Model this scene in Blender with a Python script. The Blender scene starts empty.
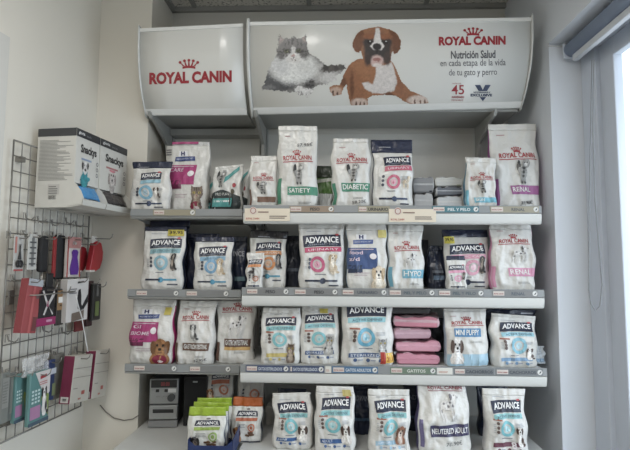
import bpy, bmesh, math, random
import numpy as np
from mathutils import Vector, Matrix, noise
from mathutils.geometry import tessellate_polygon

sc = bpy.context.scene
COL = sc.collection
R = math.radians
random.seed(7)

# ------------------------------------------------------------------ camera
FPX = 470.0
CAM = Vector((0, 0, 1.45))
cd = bpy.data.cameras.new('camera')
cam = bpy.data.objects.new('camera', cd)
COL.objects.link(cam)
cd.sensor_width = 36.0
cd.lens = FPX / 630 * 36.0
cd.clip_start = 0.02
pitch, yaw, roll = R(4.6), R(2.0), R(0.35)
CROT = Matrix.Rotation(yaw, 3, 'Z') @ Matrix.Rotation(R(90) + pitch, 3, 'X') @ Matrix.Rotation(roll, 3, 'Z')
cam.matrix_world = Matrix.Translation(CAM) @ CROT.to_4x4()
sc.camera = cam

def ray(px, py):
    return CROT @ Vector(((px - 315) / FPX, (225 - py) / FPX, -1))

def atY(px, py, Y):
    d = ray(px, py)
    return CAM + d * ((Y - CAM.y) / d.y)

def onplane(px, py, p0, n):
    d = ray(px, py)
    return CAM + d * ((p0 - CAM).dot(n) / d.dot(n))

# ------------------------------------------------------------------ materials
MATS = {}
def lin(c):
    return tuple(((v / 255) / 12.92 if v / 255 <= 0.04045 else ((v / 255 + 0.055) / 1.055) ** 2.4) for v in c)

def mat(name, rgb, rough=0.5, metal=0.0, var=0.05, scale=30.0, bump=0.0, bscale=60.0, coat=0.0, spec=0.55):
    key = (name, tuple(rgb), rough, metal)
    if key in MATS:
        return MATS[key]
    m = bpy.data.materials.new(name)
    m.use_nodes = True
    nt = m.node_tree
    b = nt.nodes['Principled BSDF']
    c = lin(rgb)
    b.inputs['Roughness'].default_value = rough
    b.inputs['Metallic'].default_value = metal
    b.inputs['Specular IOR Level'].default_value = spec
    b.inputs['Coat Weight'].default_value = coat
    b.inputs['Coat Roughness'].default_value = 0.08
    tc = nt.nodes.new('ShaderNodeTexCoord')
    n = nt.nodes.new('ShaderNodeTexNoise')
    n.inputs['Scale'].default_value = scale
    n.inputs['Detail'].default_value = 3
    nt.links.new(tc.outputs['Object'], n.inputs['Vector'])
    mx = nt.nodes.new('ShaderNodeMix'); mx.data_type = 'RGBA'
    mx.inputs[6].default_value = (*[v * (1 - var) for v in c], 1)
    mx.inputs[7].default_value = (*[min(1, v * (1 + var)) for v in c], 1)
    nt.links.new(n.outputs['Fac'], mx.inputs[0])
    nt.links.new(mx.outputs[2], b.inputs['Base Color'])
    if bump > 0:
        n2 = nt.nodes.new('ShaderNodeTexNoise')
        n2.inputs['Scale'].default_value = bscale
        n2.inputs['Detail'].default_value = 2
        nt.links.new(tc.outputs['Object'], n2.inputs['Vector'])
        bp = nt.nodes.new('ShaderNodeBump')
        bp.inputs['Strength'].default_value = bump
        bp.inputs['Distance'].default_value = 0.01
        nt.links.new(n2.outputs['Fac'], bp.inputs['Height'])
        nt.links.new(bp.outputs['Normal'], b.inputs['Normal'])
    MATS[key] = m
    return m

def film(rgb, rough=0.29):          # crinkled plastic film of a food bag
    return mat('bag_film', dull(rgb, .1), rough, var=0.03, bump=0.75, bscale=30.0)
def dull(rgb, k=0.24):
    y = .3 * rgb[0] + .59 * rgb[1] + .11 * rgb[2]
    return tuple(int(v * (1 - k) + y * k) for v in rgb)
def ink(rgb, rough=0.42):
    return mat('printed_ink', dull(rgb), rough, var=0.04, scale=60)

def picture_mat():
    if 'pic' in MATS: return MATS['pic']
    m = bpy.data.materials.new('printed_picture'); m.use_nodes = True
    nt = m.node_tree; b = nt.nodes['Principled BSDF']
    a = nt.nodes.new('ShaderNodeAttribute'); a.attribute_name = 'Col'
    nt.links.new(a.outputs['Color'], b.inputs['Base Color'])
    b.inputs['Roughness'].default_value = 0.35
    MATS['pic'] = m
    return m

def clear_mat():
    if 'clr' in MATS: return MATS['clr']
    m = bpy.data.materials.new('clear_plastic'); m.use_nodes = True
    nt = m.node_tree; b = nt.nodes['Principled BSDF']
    b.inputs['Base Color'].default_value = (0.9, 0.9, 0.9, 1)
    b.inputs['Roughness'].default_value = 0.15
    tr = nt.nodes.new('ShaderNodeBsdfTransparent')
    mx = nt.nodes.new('ShaderNodeMixShader')
    n = nt.nodes.new('ShaderNodeTexNoise'); n.inputs['Scale'].default_value = 25
    mp = nt.nodes.new('ShaderNodeMapRange')
    mp.inputs['To Min'].default_value = 0.12; mp.inputs['To Max'].default_value = 0.4
    nt.links.new(n.outputs['Fac'], mp.inputs['Value'])
    nt.links.new(mp.outputs[0], mx.inputs[0])
    nt.links.new(tr.outputs[0], mx.inputs[1]); nt.links.new(b.outputs[0], mx.inputs[2])
    nt.links.new(mx.outputs[0], nt.nodes['Material Output'].inputs['Surface'])
    MATS['clr'] = m
    return m

# ------------------------------------------------------------------ object helpers
def link(name, me, parent=None):
    o = bpy.data.objects.new(name, me)
    COL.objects.link(o)
    if parent: o.parent = parent
    return o

def tag(o, label, cat, group=None):
    o['label'] = label; o['category'] = cat
    if group: o['group'] = group
    return o

def thing(name, label, cat, loc=(0, 0, 0), rz=0.0, group=None, rx=0.0, ry=0.0):
    o = link(name, None)
    o.location = loc; o.rotation_euler = (rx, ry, rz)
    return tag(o, label, cat, group)

class MB:                      # mesh builder: collects shapes, links them as ONE mesh object
    def __init__(s): s.v = []; s.f = []; s.mi = []; s.mats = []
    def slot(s, m):
        if m not in s.mats: s.mats.append(m)
        return s.mats.index(m)
    def add(s, vs, fs, m=None):
        k = len(s.v); s.v += [tuple(v) for v in vs]
        i = s.slot(m) if m else 0
        s.f += [tuple(a + k for a in f) for f in fs]; s.mi += [i] * len(fs)
        return s
    def box(s, x0, x1, y0, y1, z0, z1, m=None, T=None):
        vs = [Vector((x, y, z)) for x in (x0, x1) for y in (y0, y1) for z in (z0, z1)]
        if T: vs = [T @ v for v in vs]
        return s.add(vs, [(0, 1, 3, 2), (4, 6, 7, 5), (0, 4, 5, 1), (2, 3, 7, 6), (0, 2, 6, 4), (1, 5, 7, 3)], m)
    def rbox(s, x0, x1, y0, y1, z0, z1, r=0.004, m=None, T=None, seg=2):
        bm = bmesh.new(); bmesh.ops.create_cube(bm, size=1)
        for v in bm.verts:
            v.co = Vector(((x0 + x1) / 2 + v.co.x * (x1 - x0), (y0 + y1) / 2 + v.co.y * (y1 - y0), (z0 + z1) / 2 + v.co.z * (z1 - z0)))
        bmesh.ops.bevel(bm, geom=bm.edges[:], offset=r, segments=seg, affect='EDGES', profile=0.5)
        vs = [(T @ v.co) if T else v.co.copy() for v in bm.verts]
        bm.verts.index_update()
        fs = [[v.index for v in f.verts] for f in bm.faces]
        bm.free()
        return s.add(vs, fs, m)
    def tube(s, pts, r, m=None, n=6, cap=True):
        pts = [Vector(p) for p in pts]; k = len(s.v); vs = []; fs = []
        rs = r if isinstance(r, (list, tuple)) else [r] * len(pts)
        for i, p in enumerate(pts):
            d = (pts[min(i + 1, len(pts) - 1)] - pts[max(i - 1, 0)]).normalized()
            a = d.orthogonal().normalized() if i == 0 else (a - d * a.dot(d)).normalized()
            b = d.cross(a)
            for j in range(n):
                t = 2 * math.pi * j / n
                vs.append(p + (a * math.cos(t) + b * math.sin(t)) * rs[i])
        for i in range(len(pts) - 1):
            for j in range(n):
                fs.append((i * n + j, i * n + (j + 1) % n, (i + 1) * n + (j + 1) % n, (i + 1) * n + j))
        if cap:
            fs.append(tuple(range(n))[::-1]); fs.append(tuple((len(pts) - 1) * n + j for j in range(n)))
        return s.add(vs, fs, m)
    def prism(s, poly, axis, a, b, m=None, T=None):       # poly in the other two axes
        n = len(poly); vs = []
        for c in (a, b):
            for (p, q) in poly:
                v = {'x': (c, p, q), 'y': (p, c, q), 'z': (p, q, c)}[axis]
                vs.append(T @ Vector(v) if T else Vector(v))
        fs = [(i, (i + 1) % n, n + (i + 1) % n, n + i) for i in range(n)]
        tri = tessellate_polygon([[Vector((p, q, 0)) for p, q in poly]])
        fs += [tuple(t) for t in tri] + [tuple(n + i for i in t[::-1]) for t in tri]
        return s.add(vs, fs, m)
    def build(s, name, m=None, parent=None, smooth=False, recalc=True):
        me = bpy.data.meshes.new(name)
        me.from_pydata(s.v, [], s.f)
        if s.mats:
            for q in s.mats: me.materials.append(q)
            me.polygons.foreach_set('material_index', s.mi)
        elif m: me.materials.append(m)
        if recalc:
            bm = bmesh.new(); bm.from_mesh(me)
            bmesh.ops.recalc_face_normals(bm, faces=bm.faces[:]); bm.to_mesh(me); bm.free()
        if smooth:
            me.polygons.foreach_set('use_smooth', [True] * len(me.polygons))
        me.update()
        return link(name, me, parent)

def struct(o):
    o['kind'] = 'structure'; return o

# ------------------------------------------------------------------ lettering (built-in font turned into meshes)
TXT = {}
def text2d(s, bold=0.02):
    k = (s, bold)
    if k not in TXT:
        cu = bpy.data.curves.new('lettering', 'FONT'); cu.body = s; cu.size = 1; cu.offset = bold
        cu.resolution_u = 3; cu.fill_mode = 'FRONT'
        ob = bpy.data.objects.new('lettering', cu)
        COL.objects.link(ob)
        me = bpy.data.meshes.new_from_object(ob)
        vs = [(v.co.x, v.co.y) for v in me.vertices]; fs = [tuple(p.vertices) for p in me.polygons]
        bpy.data.objects.remove(ob); bpy.data.curves.remove(cu); bpy.data.meshes.remove(me)
        xs = [v[0] for v in vs] or [0, 1]; ys = [v[1] for v in vs] or [0, 1]
        x0, x1, y0, y1 = min(xs), max(xs), min(ys), max(ys)
        TXT[k] = ([((x - x0) / (x1 - x0 or 1), (y - y0) / (y1 - y0 or 1)) for x, y in vs], fs, (x1 - x0) / (y1 - y0 or 1))
    return TXT[k]

class Decal:
    """flat printed shapes laid onto a surface S(u, v) -> Vector, each lifted a hair off it"""
    def __init__(s, S): s.S = S; s.mb = MB()
    def rect(s, u0, u1, v0, v1, m, nu=6, nv=3, slant=0.0, arc=0.0):
        nu = max(nu, int(abs(u1 - u0) * 14)); nv = max(nv, 3, int(abs(v1 - v0) * 24) if abs(v1 - v0) < 1 else 3)
        vs = []; fs = []
        for j in range(nv + 1):
            for i in range(nu + 1):
                a = i / nu; b = j / nv
                vs.append(s.S(u0 + (u1 - u0) * a, v0 + (v1 - v0) * b + slant * (a - 0.5) + arc * (1 - (2 * a - 1) ** 2)))
        for j in range(nv):
            for i in range(nu):
                k = j * (nu + 1) + i
                fs.append((k, k + 1, k + nu + 2, k + nu + 1))
        s.mb.add(vs, fs, m); return s
    def poly(s, pts, m):
        tri = tessellate_polygon([[Vector((p, q, 0)) for p, q in pts]])
        s.mb.add([s.S(p, q) for p, q in pts], [tuple(t) for t in tri], m); return s
    def disc(s, cu, cv, ru, rv, m, n=20, inner=0.0):
        vs = []; fs = []
        if inner <= 0: vs.append(s.S(cu, cv))
        for k in range(n):
            t = 2 * math.pi * k / n
            if inner > 0: vs.append(s.S(cu + ru * inner * math.cos(t), cv + rv * inner * math.sin(t)))
            vs.append(s.S(cu + ru * math.cos(t), cv + rv * math.sin(t)))
        for k in range(n):
            j = (k + 1) % n
            fs.append((2 * k, 2 * k + 1, 2 * j + 1, 2 * j) if inner > 0 else (0, k + 1, j + 1))
        s.mb.add(vs, fs, m); return s
    def text(s, st, u0, u1, v0, v1, m, bold=0.02, slant=0.0, arc=0.0):
        vs, fs, _ = text2d(st, bold)
        s.mb.add([s.S(u0 + (u1 - u0) * x, v0 + (v1 - v0) * y + slant * (x - 0.5) + arc * (1 - (2 * x - 1) ** 2)) for x, y in vs], fs, m); return s
    def lines(s, u0, u1, v0, v1, n, m, fill=0.5, ragged=0.25):
        for i in range(n):
            h = (v1 - v0) / n; b = v1 - (i + 1) * h
            s.rect(u0, u1 - (u1 - u0) * ragged * random.random(), b, b + h * fill, m, 3, 1)
        return s
    def crown(s, cu, cv, w, h, m):          # five-pearl crown, base at cv
        s.rect(cu - w * 0.32, cu + w * 0.32, cv, cv + h * 0.22, m, 4, 1, arc=h * 0.08)
        for k in range(5):
            a = (k - 2) / 2
            tx = cu + a * w * 0.44; ty = cv + h * (0.82 - 0.2 * a * a)
            bx = cu + a * w * 0.26
            s.poly([(bx - w * .05, cv + h * .26), (bx + w * .05, cv + h * .26), (tx + w * .025, ty), (tx - w * .025, ty)], m)
            s.disc(tx, ty, w * 0.075, h * 0.14, m, 10)
        return s
    def build(s, name, parent): return s.mb.build(name, None, parent, recalc=False)

# ------------------------------------------------------------------ printed pictures (colour per grid point)
def smooth_noise(h, w, k, rng):
    a = rng.standard_normal((h + 2 * k, w + 2 * k))
    c = np.cumsum(np.cumsum(a, 0), 1)
    return (c[2 * k:, 2 * k:] - c[:-2 * k, 2 * k:] - c[2 * k:, :-2 * k] + c[:-2 * k, :-2 * k])[:h, :w] / (2 * k)

def picture(S, x0, x1, y0, y1, shapes, nx, ny, name, parent, fur=0.08, seed=1, warp=0.0):
    """shapes: ('e',cx,cy,rx,ry,rot,rgb,soft) or ('p',pts,rgb,soft); sil shapes are those with soft None -> outline"""
    rng = np.random.default_rng(seed)
    X, Y = np.meshgrid(np.linspace(x0, x1, nx + 1), np.linspace(y0, y1, ny + 1))
    X0, Y0 = X, Y
    if warp:
        X = X + warp * (smooth_noise(*X.shape, 2, rng) + .6 * smooth_noise(*X.shape, 5, rng)); Y = Y + warp * (smooth_noise(*X.shape, 2, rng) + .6 * smooth_noise(*X.shape, 5, rng))
    col = np.zeros(X.shape + (3,)); mask = np.zeros(X.shape, bool)
    for sh in shapes:
        if sh[0] == 'e':
            _, cx, cy, rx, ry, rot, rgb, soft = sh
            ca, sa = math.cos(R(rot)), math.sin(R(rot))
            dx, dy = X - cx, Y - cy
            d = np.sqrt(((dx * ca + dy * sa) / rx) ** 2 + ((-dx * sa + dy * ca) / ry) ** 2) - 1
        else:
            _, pts, rgb, soft = sh
            inside = np.zeros(X.shape, bool); dist = np.full(X.shape, 1e9)
            n = len(pts)
            for i in range(n):
                ax, ay = pts[i]; bx, by = pts[(i + 1) % n]
                if ay != by:
                    cr = ((ay > Y) != (by > Y)) & (X < (bx - ax) * (Y - ay) / (by - ay) + ax)
                    inside ^= cr
                L = (bx - ax) ** 2 + (by - ay) ** 2 + 1e-12
                t = np.clip(((X - ax) * (bx - ax) + (Y - ay) * (by - ay)) / L, 0, 1)
                dist = np.minimum(dist, np.hypot(X - ax - t * (bx - ax), Y - ay - t * (by - ay)))
            d = np.where(inside, -dist, dist)
        c = np.array(lin(rgb))
        if soft is None:
            al = (d <= 0).astype(float); mask |= d <= 0
        else:
            al = np.clip(0.5 - d / soft, 0, 1)
        col = col * (1 - al[..., None]) + c * al[..., None]
    f = 1 + fur * smooth_noise(X.shape[0], X.shape[1], 1, rng) + fur * smooth_noise(X.shape[0], X.shape[1], 3, rng)
    col = np.clip(col * f[..., None], 0, 1)
    W = nx + 1
    use = {}; vs = []; fs = []; cs = []
    for j in range(ny):
        for i in range(nx):
            if mask[j, i] and mask[j, i + 1] and mask[j + 1, i] and mask[j + 1, i + 1]:
                q = []
                for (jj, ii) in ((j, i), (j, i + 1), (j + 1, i + 1), (j + 1, i)):
                    k = jj * W + ii
                    if k not in use:
                        use[k] = len(vs); vs.append(S(float(X0[jj, ii]), float(Y0[jj, ii]))); cs += [*col[jj, ii], 1.0]
                    q.append(use[k])
                fs.append(tuple(q))
    me = bpy.data.meshes.new(name); me.from_pydata([tuple(v) for v in vs], [], fs)
    at = me.color_attributes.new('Col', 'FLOAT_COLOR', 'POINT'); at.data.foreach_set('color', cs)
    me.materials.append(picture_mat()); me.update()
    return link(name, me, parent)

def sc_shapes(shapes, u0, v0, su, sv):      # place a unit picture (0..1, y up) at u0,v0 sized su,sv
    out = []
    for sh in shapes:
        if sh[0] == 'e':
            out.append(('e', u0 + sh[1] * su, v0 + sh[2] * sv, sh[3] * su, sh[4] * sv, 0, sh[6], sh[7]))
        else:
            out.append(('p', [(u0 + x * su, v0 + y * sv) for x, y in sh[1]], sh[2], None if sh[3] is None else sh[3] * min(su, sv)))
    return out

def dog_sit(a, b, c):       # a body, b patches, c light
    return [('e', .5, .25, .32, .27, 0, a, None), ('e', .45, .5, .24, .25, 0, a, None), ('e', .42, .8, .22, .18, 0, a, None),
            ('e', .22, .76, .1, .17, 0, b, None), ('e', .62, .76, .1, .17, 0, b, None), ('e', .36, .14, .1, .15, 0, a, None), ('e', .58, .14, .1, .15, 0, a, None),
            ('e', .8, .1, .14, .07, 0, b, None),
            ('e', .42, .45, .14, .2, 0, c, .5), ('e', .42, .74, .11, .12, 0, c, .4), ('e', .42, .74, .05, .035, 0, (30, 28, 28), .3),
            ('e', .34, .84, .035, .03, 0, (25, 22, 22), .3), ('e', .51, .84, .035, .03, 0, (25, 22, 22), .3), ('e', .65, .3, .12, .16, 0, b, .6),
            ('e', .36, .05, .09, .05, 0, c, .4), ('e', .58, .05, .09, .05, 0, c, .4)]
def dog_bust(a, b, c):
    return [('e', .5, .15, .46, .34, 0, a, None), ('e', .5, .62, .32, .34, 0, a, None), ('e', .19, .62, .14, .26, 0, b, None), ('e', .81, .62, .14, .26, 0, b, None),
            ('e', .5, .2, .2, .22, 0, c, .6), ('e', .5, .5, .19, .2, 0, c, .5), ('e', .5, .56, .08, .055, 0, (30, 26, 26), .3),
            ('e', .37, .7, .05, .05, 0, (25, 20, 20), .3), ('e', .63, .7, .05, .05, 0, (25, 20, 20), .3), ('e', .5, .43, .1, .02, 0, (70, 50, 50), .5)]
def cat_bust(a, b, c):
    return [('e', .5, .2, .36, .38, 0, a, None), ('e', .5, .66, .34, .27, 0, a, None), ('p', [(.18, .7), (.2, .99), (.45, .86)], a, None), ('p', [(.82, .7), (.8, .99), (.55, .86)], a, None),
            ('e', .5, .25, .18, .22, 0, c, .6), ('e', .5, .56, .15, .11, 0, c, .4), ('e', .35, .7, .065, .05, 0, (200, 180, 90), .3), ('e', .65, .7, .065, .05, 0, (200, 180, 90), .3),
            ('e', .35, .7, .025, .05, 0, (20, 20, 20), .3), ('e', .65, .7, .025, .05, 0, (20, 20, 20), .3), ('e', .5, .6, .04, .03, 0, (150, 100, 100), .3),
            ('e', .5, .84, .04, .08, 0, b, .5), ('e', .38, .84, .03, .07, 0, b, .5), ('e', .62, .84, .03, .07, 0, b, .5), ('e', .25, .3, .08, .05, 0, b, .5), ('e', .75, .3, .08, .05, 0, b, .5)]
def cat_stand(a, b, c):
    return [('e', .5, .42, .27, .3, 0, a, None), ('e', .64, .78, .26, .19, 0, a, None), ('p', [(.42, .85), (.44, 1), (.58, .93)], a, None), ('p', [(.82, .85), (.82, 1), (.66, .93)], a, None),
            ('e', .16, .7, .13, .24, 0, b, None), ('e', .24, .5, .12, .14, 0, a, None), ('e', .38, .12, .09, .15, 0, a, None), ('e', .62, .12, .09, .15, 0, a, None),
            ('e', .5, .45, .1, .06, 0, b, .5), ('e', .5, .6, .12, .05, 0, b, .5), ('e', .5, .3, .1, .05, 0, b, .5), ('e', .62, .74, .1, .07, 0, c, .5),
            ('e', .55, .83, .035, .03, 0, (20, 20, 20), .3), ('e', .7, .83, .035, .03, 0, (20, 20, 20), .3), ('e', .5, .06, .25, .05, 0, b, .6)]
def dog_stand(a, b, c):
    return [('e', .42, .55, .3, .17, 0, a, None), ('e', .68, .68, .13, .22, 0, a, None), ('e', .74, .85, .2, .13, 0, a, None), ('e', .6, .85, .07, .13, 0, b, None),
            ('e', .18, .25, .06, .28, 0, a, None), ('e', .3, .2, .055, .24, 0, a, None), ('e', .6, .22, .055, .26, 0, a, None), ('e', .72, .22, .055, .26, 0, a, None),
            ('p', [(.15, .6), (.02, .5), (0, .4), (.16, .5)], a, None), ('e', .92, .83, .03, .03, 0, (25, 25, 25), .3), ('e', .76, .9, .025, .025, 0, (20, 20, 20), .3),
            ('e', .3, .6, .05, .04, 0, b, .3), ('e', .48, .52, .05, .05, 0, b, .3), ('e', .56, .65, .04, .04, 0, b, .3), ('e', .67, .55, .04, .05, 0, b, .3), ('e', .2, .35, .03, .05, 0, b, .3)]
PETS = {'dog_sit': dog_sit, 'dog_bust': dog_bust, 'cat_bust': cat_bust, 'cat_stand': cat_stand, 'dog_stand': dog_stand}

GREY = ((150, 150, 148), (60, 60, 60), (205, 205, 203))
TAN = ((176, 130, 88), (110, 72, 48), (225, 205, 185))
TRI = ((215, 210, 205), (70, 52, 44), (238, 236, 232))
DARK = ((70, 66, 66), (40, 38, 38), (150, 140, 130))
TABBY = ((112, 98, 86), (62, 52, 46), (170, 156, 140))
CREAM = ((205, 192, 172), (180, 160, 132), (230, 222, 208))
POODLE = ((140, 100, 66), (112, 78, 50), (170, 128, 90))

# ------------------------------------------------------------------ food bags
NAVY = (30, 38, 66); WHITE = (212, 211, 206); INKG = (120, 124, 130)
class Bag:
    def __init__(s, name, label, cat, box, Y, z, D=0.05, group=None, yaw=0.0, lean=0.0, body=WHITE, seal=None, seal_t=0.9, side=None, skew=0.0, wr=1.0, taper=0.0, n=3.6, toptilt=0.0, seal_rgb=None):
        x0, x1, y0, y1 = box
        if yaw == 0: yaw = R(random.uniform(-3, 3))
        if lean == 0: lean = -R(random.uniform(.2, 2.0))
        a = atY(x0, (y0 + y1) / 2, Y + D * .45); b = atY(x1, (y0 + y1) / 2, Y + D * .45)
        s.W = (b.x - a.x) / 2 / max(0.6, math.cos(yaw)); s.H = (atY((x0 + x1) / 2, y0, Y + D * .5).z - z) * 1.006
        s.D = D / 2; s.seed = random.random() * 90; s.skew = skew; s.wr = wr; s.tp = taper; s.n = n; s.tt = toptilt
        s.root = thing(name, label, cat, ((a.x + b.x) / 2, Y + s.D, z), yaw, group, rx=lean)
        s.body = body
        sm = film(side) if side else None
        s.gen('pouch_body', 0.0, seal_t, film(body), sm)
        s.gen('top_seal', seal_t, 1.0, film(seal or body), film(seal) if seal else None, rows=5)
    def prof(s, t):
        if t < 0.12: return 0.80 + 0.2 * math.sin(t / 0.12 * math.pi / 2)
        if t < 0.45: return 1.0
        if t < 0.9:
            q = (t - 0.45) / 0.45; q = q * q * (3 - 2 * q); return 1.0 - 0.82 * q
        return 0.18 - 0.9 * (t - 0.9)
    def half(s, t):
        k = 1 - 0.05 * max(0, 0.06 - t) / 0.06 - s.tp * t - 0.02 * math.sin(t * 9 + s.seed) ** 2
        return s.W * k
    def wrinkle(s, u, t):
        a = noise.noise(Vector((u * 2.2 + s.seed, t * 3.2, 1.7)))
        b = noise.noise(Vector((u * 5.0 + t * 3 - s.seed, t * 6.5 - u * 2, 5.1)))
        e = min(1, (1.02 - abs(u)) * 4) if abs(u) < 1 else 0
        c = noise.noise(Vector((u * 1.6 + t * 2.4 + s.seed * 2, t * 1.8 - u * 1.5, 8.3)))
        rg = (0.5 - min(0.5, abs(c) * 1.6)) ** 2 * 4
        return s.wr * e * (0.0085 * a + 0.0036 * b - 0.0032 * rg) * (0.4 + 0.6 * min(1, s.prof(t) + .2))
    def P(s, u, t, front=True):
        d = s.D * s.prof(t)
        k = max(0.0, 1 - abs(u) ** s.n) ** (1 / s.n)
        x = u * s.half(t) + s.skew * s.W * t * t + 0.011 * min(1, t * 6) * noise.noise(Vector((s.seed, t * 3.6, u * .9)))
        z = s.H * (t + s.tt * u * t * t * 0.5)
        y = (-d if front else d) * k + (s.wrinkle(u, t) if front else -s.wrinkle(u, t + 3) * .5)
        y += 0.004 * noise.noise(Vector((s.seed + 9, t * 3, u))) * t
        return Vector((x, y, z))
    def S(s, u, v, off=0.0022):
        p = s.P(u, min(0.999, v)); p.y -= off + 0.0008 * abs(u); return p
    def S2(s, u, v): return s.S(u, v, 0.0046)
    def S3(s, u, v): return s.S(u, v, 0.0050)
    def gen(s, name, t0, t1, m, sm=None, rows=36):
        M = 36; mb = MB(); vs = []; fa = []; fb = []
        us = [math.sin((i / M - 0.5) * math.pi) for i in range(M + 1)]
        us = [0.55 * u + 0.45 * (2 * i / M - 1) for i, u in enumerate(us)]
        for r in range(rows + 1):
            t = t0 + (t1 - t0) * r / rows
            vs += [s.P(u, t) for u in us] + [s.P(u, t, False) for u in us[::-1][1:-1]]
        L = 2 * M
        for r in range(rows):
            for k in range(L):
                q = (r * L + k, r * L + (k + 1) % L, (r + 1) * L + (k + 1) % L, (r + 1) * L + k)
                (fa if k < M and 0 < k < M - 1 else fb).append(q)
        fb.append(tuple(range(L))[::-1]); fb.append(tuple(rows * L + k for k in range(L)))
        mb.add(vs, fa, m)
        k0 = len(fa); mb.f += fb; mb.mi += [mb.slot(sm or m)] * len(fb)
        return mb.build(name, None, s.root, smooth=True)
    def pet(s, kind, pal, u0, v0, su, sv, seed=1):
        aspect = 44
        sh = sc_shapes(PETS[kind](*pal), u0, v0, su, sv)
        picture(s.S3, u0 - .02, u0 + su + .02, v0 - .01, v0 + sv + .01, sh, aspect, aspect, 'pet_picture', s.root, 0.1, seed)
    def decal(s, lvl=1): return Decal((s.S, s.S2, s.S3)[lvl - 1])
    def sticker(s, u0, u1, v0, v1, txt, rgb=(226, 190, 40), ink_rgb=(40, 30, 25), red=False):
        d = s.decal(3); d.rect(u0, u1, v0, v1, ink(rgb))
        d2 = Decal(lambda u, v: s.S(u, v, 0.0056))
        w = u1 - u0; h = v1 - v0
        if red: d2.rect(u0 - .02, u0 + w * .38, v0 - h * .1, v1 + h * .1, ink((190, 50, 35))); d2.text(txt, u0 + w * .45, u1 - w * .06, v0 + h * .15, v0 + h * .6, ink((170, 35, 30)))
        else: d2.text(txt, u0 + w * .1, u1 - w * .1, v0 + h * .25, v1 - h * .2, ink(ink_rgb))
        st = d.build('price_sticker', s.root); st['label'] = 'yellow price sticker'
        d2.build('sticker_lettering', st)

def adv(b, band=(120, 178, 196), btxt='ACTIVE DEFENSE', ring=(96, 170, 190), bar=(46, 66, 110), pet=('dog_sit', TRI), brand=(-.66, .74, .70, .82), low=.24, extra=None, petpos=None, btc=(70, 84, 110), slant=0.02, ringuv=(-.05, .44), bartxt='', style=1):
    u0, u1, v0, v1 = brand
    d = b.decal(1)
    h = v1 - v0
    d.rect(u0, u1, v0, v1, ink(NAVY), 10, 3, slant, 0.012)
    bp = d.build('brand_panel', b.root)
    d = b.decal(2); w = u1 - u0
    d.text('ADVANCE', u0 + w * .06, u1 - w * .06, v0 + h * .3, v1 - h * .16, ink((236, 236, 236)), .025, slant, .012)
    if style == 2: d.text('VETERINARY DIETS', u0 + w * .12, u1 - w * .1, v0 + h * .1, v0 + h * .22, ink((170, 178, 190)), 0.0, slant, .012)
    d.disc(u1 - w * .1, v1 + .015, .085, .016 * .2 / .2, ink((200, 70, 76)), 12)
    d.build('brand_lettering', bp)
    d = b.decal(1)
    bv1 = v0 - .012; bv0 = v0 - .085
    d.rect(u0 + .03, u1, bv0, bv1, ink(band), 10, 3, slant, .01)
    bb = d.build('variety_band', b.root)
    if btxt:
        d = b.decal(2); d.text(btxt, u0 + w * .12, u1 - w * .08, bv0 + .02, bv1 - .018, ink(btc), .0, slant, .01); d.build('band_lettering', bb)
    d = b.decal(1)
    r = .35; ar = b.W / b.H
    d.disc(ringuv[0], ringuv[1], r, r * ar, ink(ring), 24, .62)
    d.disc(ringuv[0], ringuv[1], r * .42, r * .42 * ar, ink(tuple(int(v * .55 + 110) for v in ring)), 16)
    d.disc(ringuv[0], ringuv[1] - .01, r * .14, r * .2 * ar, ink(ring), 10)
    d.build('emblem', b.root)
    d = b.decal(1)
    for k in range(3): d.disc(-.52, ringuv[1] + .075 - k * .06, .075, .075 * ar, ink((96, 76, 70) if style == 1 else (70, 76, 90)), 10)
    d.lines(-.74, -.6, ringuv[1] - .06, ringuv[1] + .08, 5, ink((175, 178, 182)), .35)
    d.lines(.36, .74, ringuv[1] + .03, ringuv[1] + .09, 3, ink((170, 174, 180)), .4)
    d.lines(-.3, .2, ringuv[1] - r * ar - .035, ringuv[1] - r * ar - .01, 1, ink(INKG), .5)
    if style == 1: d.rect(-.72, -.3, ringuv[1] + .115, ringuv[1] + .14, ink((170, 92, 70)), 4, 1)
    d.lines(-.6, .1, .88, .9, 1, ink((165, 168, 175)), .5)
    if style == 1:
        d.rect(-.7, .74, low - .03, low + .035, ink(bar), 10, 2, slant)
        for k in range(3): d.disc(-.45 + .45 * k, low - .075, .07, .07 * ar, ink(bar), 10); d.rect(-.36 + .45 * k, -.18 + .45 * k, low - .085, low - .065, ink((150, 160, 175)), 2, 1)
    else:
        d.rect(-.7, .0, low - .012, low + .016, ink(NAVY), 6, 1); d.rect(.02, .7, low - .012, low + .016, ink(bar), 6, 1)
        d.disc(.02, low, .13, .13 * ar, ink(bar), 12); d.rect(.3, .75, low - .08, low - .06, ink((70, 74, 90)), 3, 1)
    d.build('printed_details', b.root)
    if bartxt:
        d = b.decal(2); d.text(bartxt, -.62, -.62 + .11 * len(bartxt), low - .015, low + .022, ink((220, 225, 232)), .0, slant); d.build('bar_lettering', b.root)
    if pet:
        pp = petpos or (.28, ringuv[1] - .2, .46, .24)
        pp = (pp[0] - pp[2] * .12, pp[1], pp[2] * 1.2, pp[3] * 1.18)
        b.pet(pet[0], pet[1], *pp)

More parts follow.
